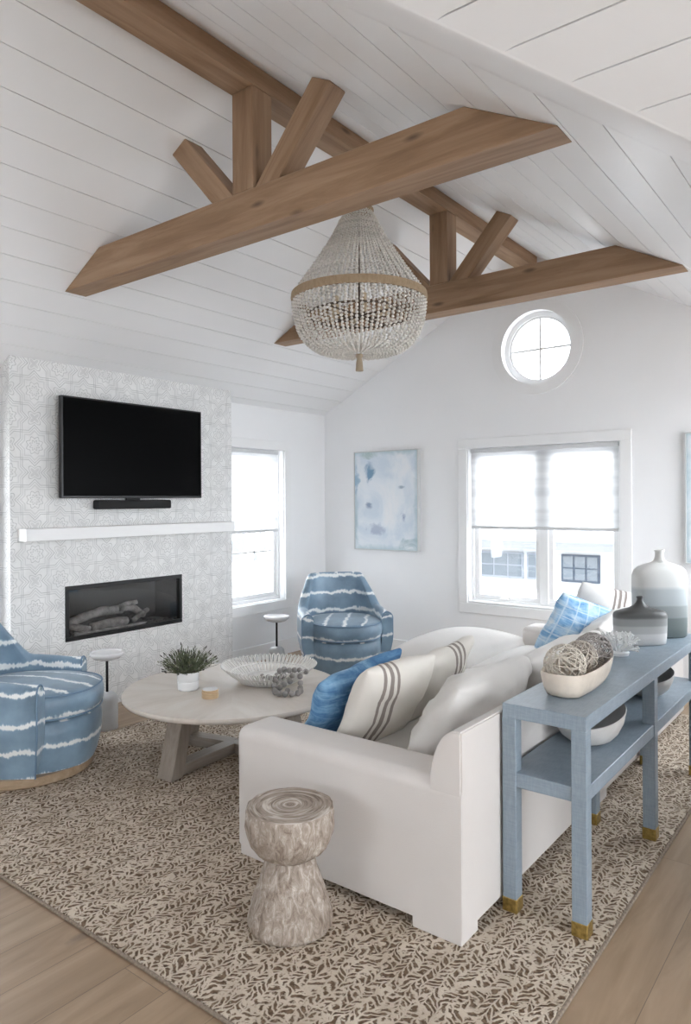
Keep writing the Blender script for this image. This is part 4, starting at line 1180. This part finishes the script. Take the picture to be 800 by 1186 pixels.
# coral
random.seed(21)
m = MB()
def branch(p, d, L, r, depth):
    q = p + d * L
    m.tube([p, p.lerp(q, .5) + Vector((random.uniform(-1, 1), random.uniform(-1, 1), 0)) * .002, q], [r, r * .9, r * .75], 6)
    m.ball(q, r * .85, 1)
    if depth > 0:
        for _ in range(random.choice((2, 3))):
            nd = (d + Vector((random.uniform(-.8, .8), random.uniform(-.8, .8), random.uniform(-.25, .6)))).normalized()
            branch(q, nd, L * random.uniform(.6, .85), r * .8, depth - 1)
for i in range(34):
    a = random.uniform(0, 2 * PI); e = random.uniform(.15, 1.35)
    d = Vector((math.cos(a) * math.cos(e), math.sin(a) * math.cos(e), math.sin(e)))
    branch(Vector((.03 * math.cos(a), .03 * math.sin(a), .026)), d, .036, .0078, 2)
zmin = min(v.co.z for v in m.bm.verts)
for v in m.bm.verts:
    if v.co.z < .004: v.co.z = .004
m.lathe([(0, .001), (.045, .001), (.05, .015), (.03, .03), (0, .03)], 20)
tag(m.build('coral', plain('white_coral', (.78, .79, .79), .7), smooth=True, angle=60, loc=(-1.045, 3.50, ZK)), 'white branching coral piece on the console beside the grey vase', 'coral')
# vases
def vase_mat(name, stops):
    m, nt, b = new_mat(name); k = N(nt); b.inputs['Roughness'].default_value = .4
    co = k.coord(); X, Y, Z = k.sep(co)
    z = k.math('ADD', Z, k.math('MULTIPLY', k.math('SUBTRACT', k.noise(co, 6, 2), .5), .008))
    k.link(k.ramp(k.math('MULTIPLY', z, 2.0), stops), b.inputs['Base Color']); return m
def vase(name, loc, pf, sy, mat, label, rz):
    t = thing(name, loc, label, 'vase', rz=rz)
    m = MB(); m.lathe(densify(pf, .012), 64, sy=sy); m.build('vase_body', mat, t, smooth=True, angle=50)
    # neck stays round
    return t
# body outline at full width, with a round neck blended in
def flat_vase(name, loc, W_, D_, body, neck, mat, label, rz):
    t = thing(name, loc, label, 'vase', rz=rz)
    m = MB(); seg = 72; rings = []
    def sup(a, wx, wy, e):
        c, s = math.cos(a), math.sin(a)
        return (wx * math.copysign(abs(c) ** e, c), wy * math.copysign(abs(s) ** e, s))
    rings.append([m.bm.verts.new((0, 0, body[0][2]))])
    for (fx, fy_, z) in body: rings.append([m.bm.verts.new((*sup(2 * PI * i / seg, W_ / 2 * fx, D_ / 2 * fy_, .72 if fx > .5 else 1.0), z)) for i in range(seg)])
    for (r, z) in neck: rings.append([m.bm.verts.new((r * math.cos(2 * PI * i / seg), r * math.sin(2 * PI * i / seg), z)) for i in range(seg)])
    for A, B in zip(rings, rings[1:]):
        if len(A) == 1:
            for i in range(seg): m.bm.faces.new((A[0], B[(i + 1) % seg], B[i]))
        else:
            for i in range(seg): m.bm.faces.new((A[i], A[(i + 1) % seg], B[(i + 1) % seg], B[i]))
    m.build('vase_body', mat, t, smooth=True, angle=60)
    return t
v1m = vase_mat('white_to_grey_green_glaze', [(0, (.15, .18, .18)), (.21, (.165, .195, .195)), (.225, (.27, .30, .305)), (.34, (.29, .32, .325)), (.355, (.40, .44, .46)), (.52, (.42, .46, .48)), (.56, (.62, .63, .62)), (1.0, (.70, .70, .68))])
v2m = vase_mat('charcoal_to_white_glaze', [(0, (.70, .70, .70)), (.115, (.68, .68, .68)), (.13, (.50, .51, .51)), (.19, (.46, .47, .47)), (.205, (.30, .31, .31)), (.265, (.27, .28, .28)), (.285, (.11, .115, .115)), (.34, (.07, .072, .072)), (.5, (.045, .045, .045))])
flat_vase('bottle_vase', (-1.005, 4.10, ZK), .300, .14, [(.90, .85, 0.0), (.955, .95, .008), (.975, 1, .06), (.985, 1, .18), (1, 1, .30), (.99, .98, .335), (.93, .9, .362), (.78, .78, .383), (.55, .60, .396), (.33, .42, .405)],
          [(.033, .412), (.026, .422), (.022, .438), (.022, .458), (.028, .470), (.026, .474), (.018, .470), (.016, .43)], v1m, 'tall flat-sided vase shading from white to grey on the console end', 42 * D2R)
flat_vase('squat_vase', (-1.035, 3.83, ZK), .275, .13, [(.90, .85, 0.0), (.955, .95, .006), (.98, 1, .04), (1, 1, .10), (1, 1, .150), (.97, .96, .163), (.88, .86, .172), (.68, .68, .180), (.42, .50, .190), (.24, .36, .203)],
          [(.020, .216), (.0155, .228), (.015, .236), (.0185, .244), (.017, .247), (.011, .243), (.010, .22)], v2m, 'squat flat-sided vase with charcoal neck in front of the tall vase', 42 * D2R)

# slanted ceramic bowls on the lower shelf
def slant_bowl(loc, r, hlo, hhi, az, label, rz=0):
    t = thing('slanted_bowl', loc, label, 'bowl', 'slanted ceramic bowls on the console shelf')
    m = MB(); seg = 64; rings = []
    for (q, f) in ((.35, 0.0), (.42, .01), (.62, .14), (.80, .36), (.93, .65), (1.0, .98), (.985, 1.0), (.955, .98), (.88, .64), (.75, .37), (.56, .17), (.3, .08), (.001, .06)):
        ring_ = []
        for i in range(seg):
            a = 2 * PI * i / seg; h = (hlo + hhi) / 2 + (hhi - hlo) / 2 * math.cos(a - az)
            ring_.append(m.bm.verts.new((r * q * math.cos(a), r * q * math.sin(a), .001 + h * f)))
        rings.append(ring_)
    for A, B in zip(rings, rings[1:]):
        for i in range(seg): m.bm.faces.new((A[i], A[(i + 1) % seg], B[(i + 1) % seg], B[i]))
    m.bm.faces.new(rings[0][::-1]); m.bm.faces.new(rings[-1])
    m_, nt, b = (None, None, None)
    if 'bowl_two_tone' not in MATS:
        m_, nt, b = new_mat('bowl_two_tone'); k = N(nt); b.inputs['Roughness'].default_value = .55
        MATS['bowl_outer'] = m_; MATS['bowl_two_tone'] = m_
        k.link(k.ramp(k.noise(k.coord(), 10, 4), [(.3, (.50, .49, .475)), (.7, (.60, .59, .575))]), b.inputs['Base Color'])
        MATS['bowl_inner'] = plain('grey_glaze', (.44, .435, .43), .5, nscale=8, namt=.1)
    o = m.build('bowl_body', MATS['bowl_outer'], t, smooth=True, angle=60)
    o.data.materials.append(MATS['bowl_inner'])
    for p in o.data.polygons:
        c = p.center; rad = math.hypot(c.x, c.y); nrm = p.normal
        if nrm.x * c.x + nrm.y * c.y < -1e-5 or (rad < .1 * r and c.z > .004): p.material_index = 1
    return t
slant_bowl((-.995, 2.93, .530), .145, .085, .165, 75 * D2R, 'slanted grey-lined bowl on the console shelf, nearest the front leg')
slant_bowl((-.995, 3.80, .530), .130, .08, .140, 75 * D2R, 'slanted grey-lined bowl on the console shelf, past the middle leg')

# ------------------------------------------------------------------ outside the windows
snow = plain('pale_concrete_ground', (.62, .62, .62), .9)
m = MB(); m.box((-60, -20, -3.7), (60, 80, -3.5)); tag(m.build('ground', snow), kind='structure')
t = thing('neighbouring_house', (-9, 21, -3.5), 'white house with grey windows and pale roof across the way', 'house')
hw = plain('white_siding', (.48, .49, .50), .8); hr = plain('pale_grey_shingle', (.17, .18, .20), .8, nscale=6, namt=.1); hg = plain('grey_window_glass', (.10, .12, .14), .3); ht = plain('slate_window_frame', (.025, .04, .065), .5)
m = MB(); m.box((-8, 0, 0), (9, 6, 3.75)); m.build('wall', hw, t)
m = MB(); m.prism([(-.9, 3.62), (-.9, 3.80), (5, 6.0), (6.5, 6.0), (6.5, 3.62)], -8.4, 9.4, 'x'); m.build('roof', hr, t)
m = MB(); m.box((-8.4, -1.0, 3.56), (9.4, -.88, 3.72)); m.build('gutter', plain('grey_gutter', (.13, .135, .15), .5), t)
m = MB(); m.box((-8, -1.2, 1.15), (9, 0, 2.35)); m.build('porch_wall', hw, t)
for (x, w_, dark) in ((-.9, 1.5, 0), (.15, .35, 0), (1.65, 1.15, 1), (4.6, 1.3, 1), (-4.5, 1.5, 1)):
    m = MB(); m.box((x - w_ / 2, -.06, 2.55), (x + w_ / 2, .02, 3.38)); wf = m.build('window', ht if dark else plain('light_grey_window_frame', (.22, .24, .27), .6), t)
    n = 3 if w_ > 1 else 1
    for i in range(n):
        a = x - w_ / 2 + .06 + i * (w_ - .06) / n
        m = MB(); m.box((a, -.08, 2.62), (a + (w_ - .06) / n - .06, -.05, 2.95)); m.box((a, -.08, 2.99), (a + (w_ - .06) / n - .06, -.05, 3.32)); m.build('pane', hg, wf)
# pale building and bare tree beyond the narrow window
t = thing('garden_wall_house', (-16, 12, -3.5), 'washed-out pale building seen through the narrow window', 'house')
m = MB(); m.box((-4, -6, 0), (0, 8, 3.2)); m.build('wall', plain('cream_render', (.74, .72, .66), .8), t)
m = MB(); m.prism([(-6.4, 3.2), (8.4, 3.2), (1, 4.7)], -4.2, .3, 'x'); m.build('roof', hr, t)
for y in (-4, -1, 2, 5):
    m = MB(); m.box((-.02, y, 1.4), (.05, y + 1.0, 2.6)); m.build('window', hg, t)
t = thing('bare_tree', (-10.5, 10.2, -3.5), 'pale leafless tree seen through the narrow window', 'tree')
random.seed(5); m = MB()
def twigs(p, d, L, r, k_):
    q = p + d * L; m.tube([p, q], [r, r * .7], 5)
    if k_:
        for _ in range(3):
            twigs(q, (d + Vector((random.uniform(-.7, .7), random.uniform(-.7, .7), random.uniform(-.1, .4)))).normalized(), L * .72, r * .66, k_ - 1)
twigs(Vector((0, 0, 0)), Vector((0, 0, 1)), 1.7, .09, 4)
m.build('trunk', plain('pale_bark', (.45, .42, .36), .9), t)
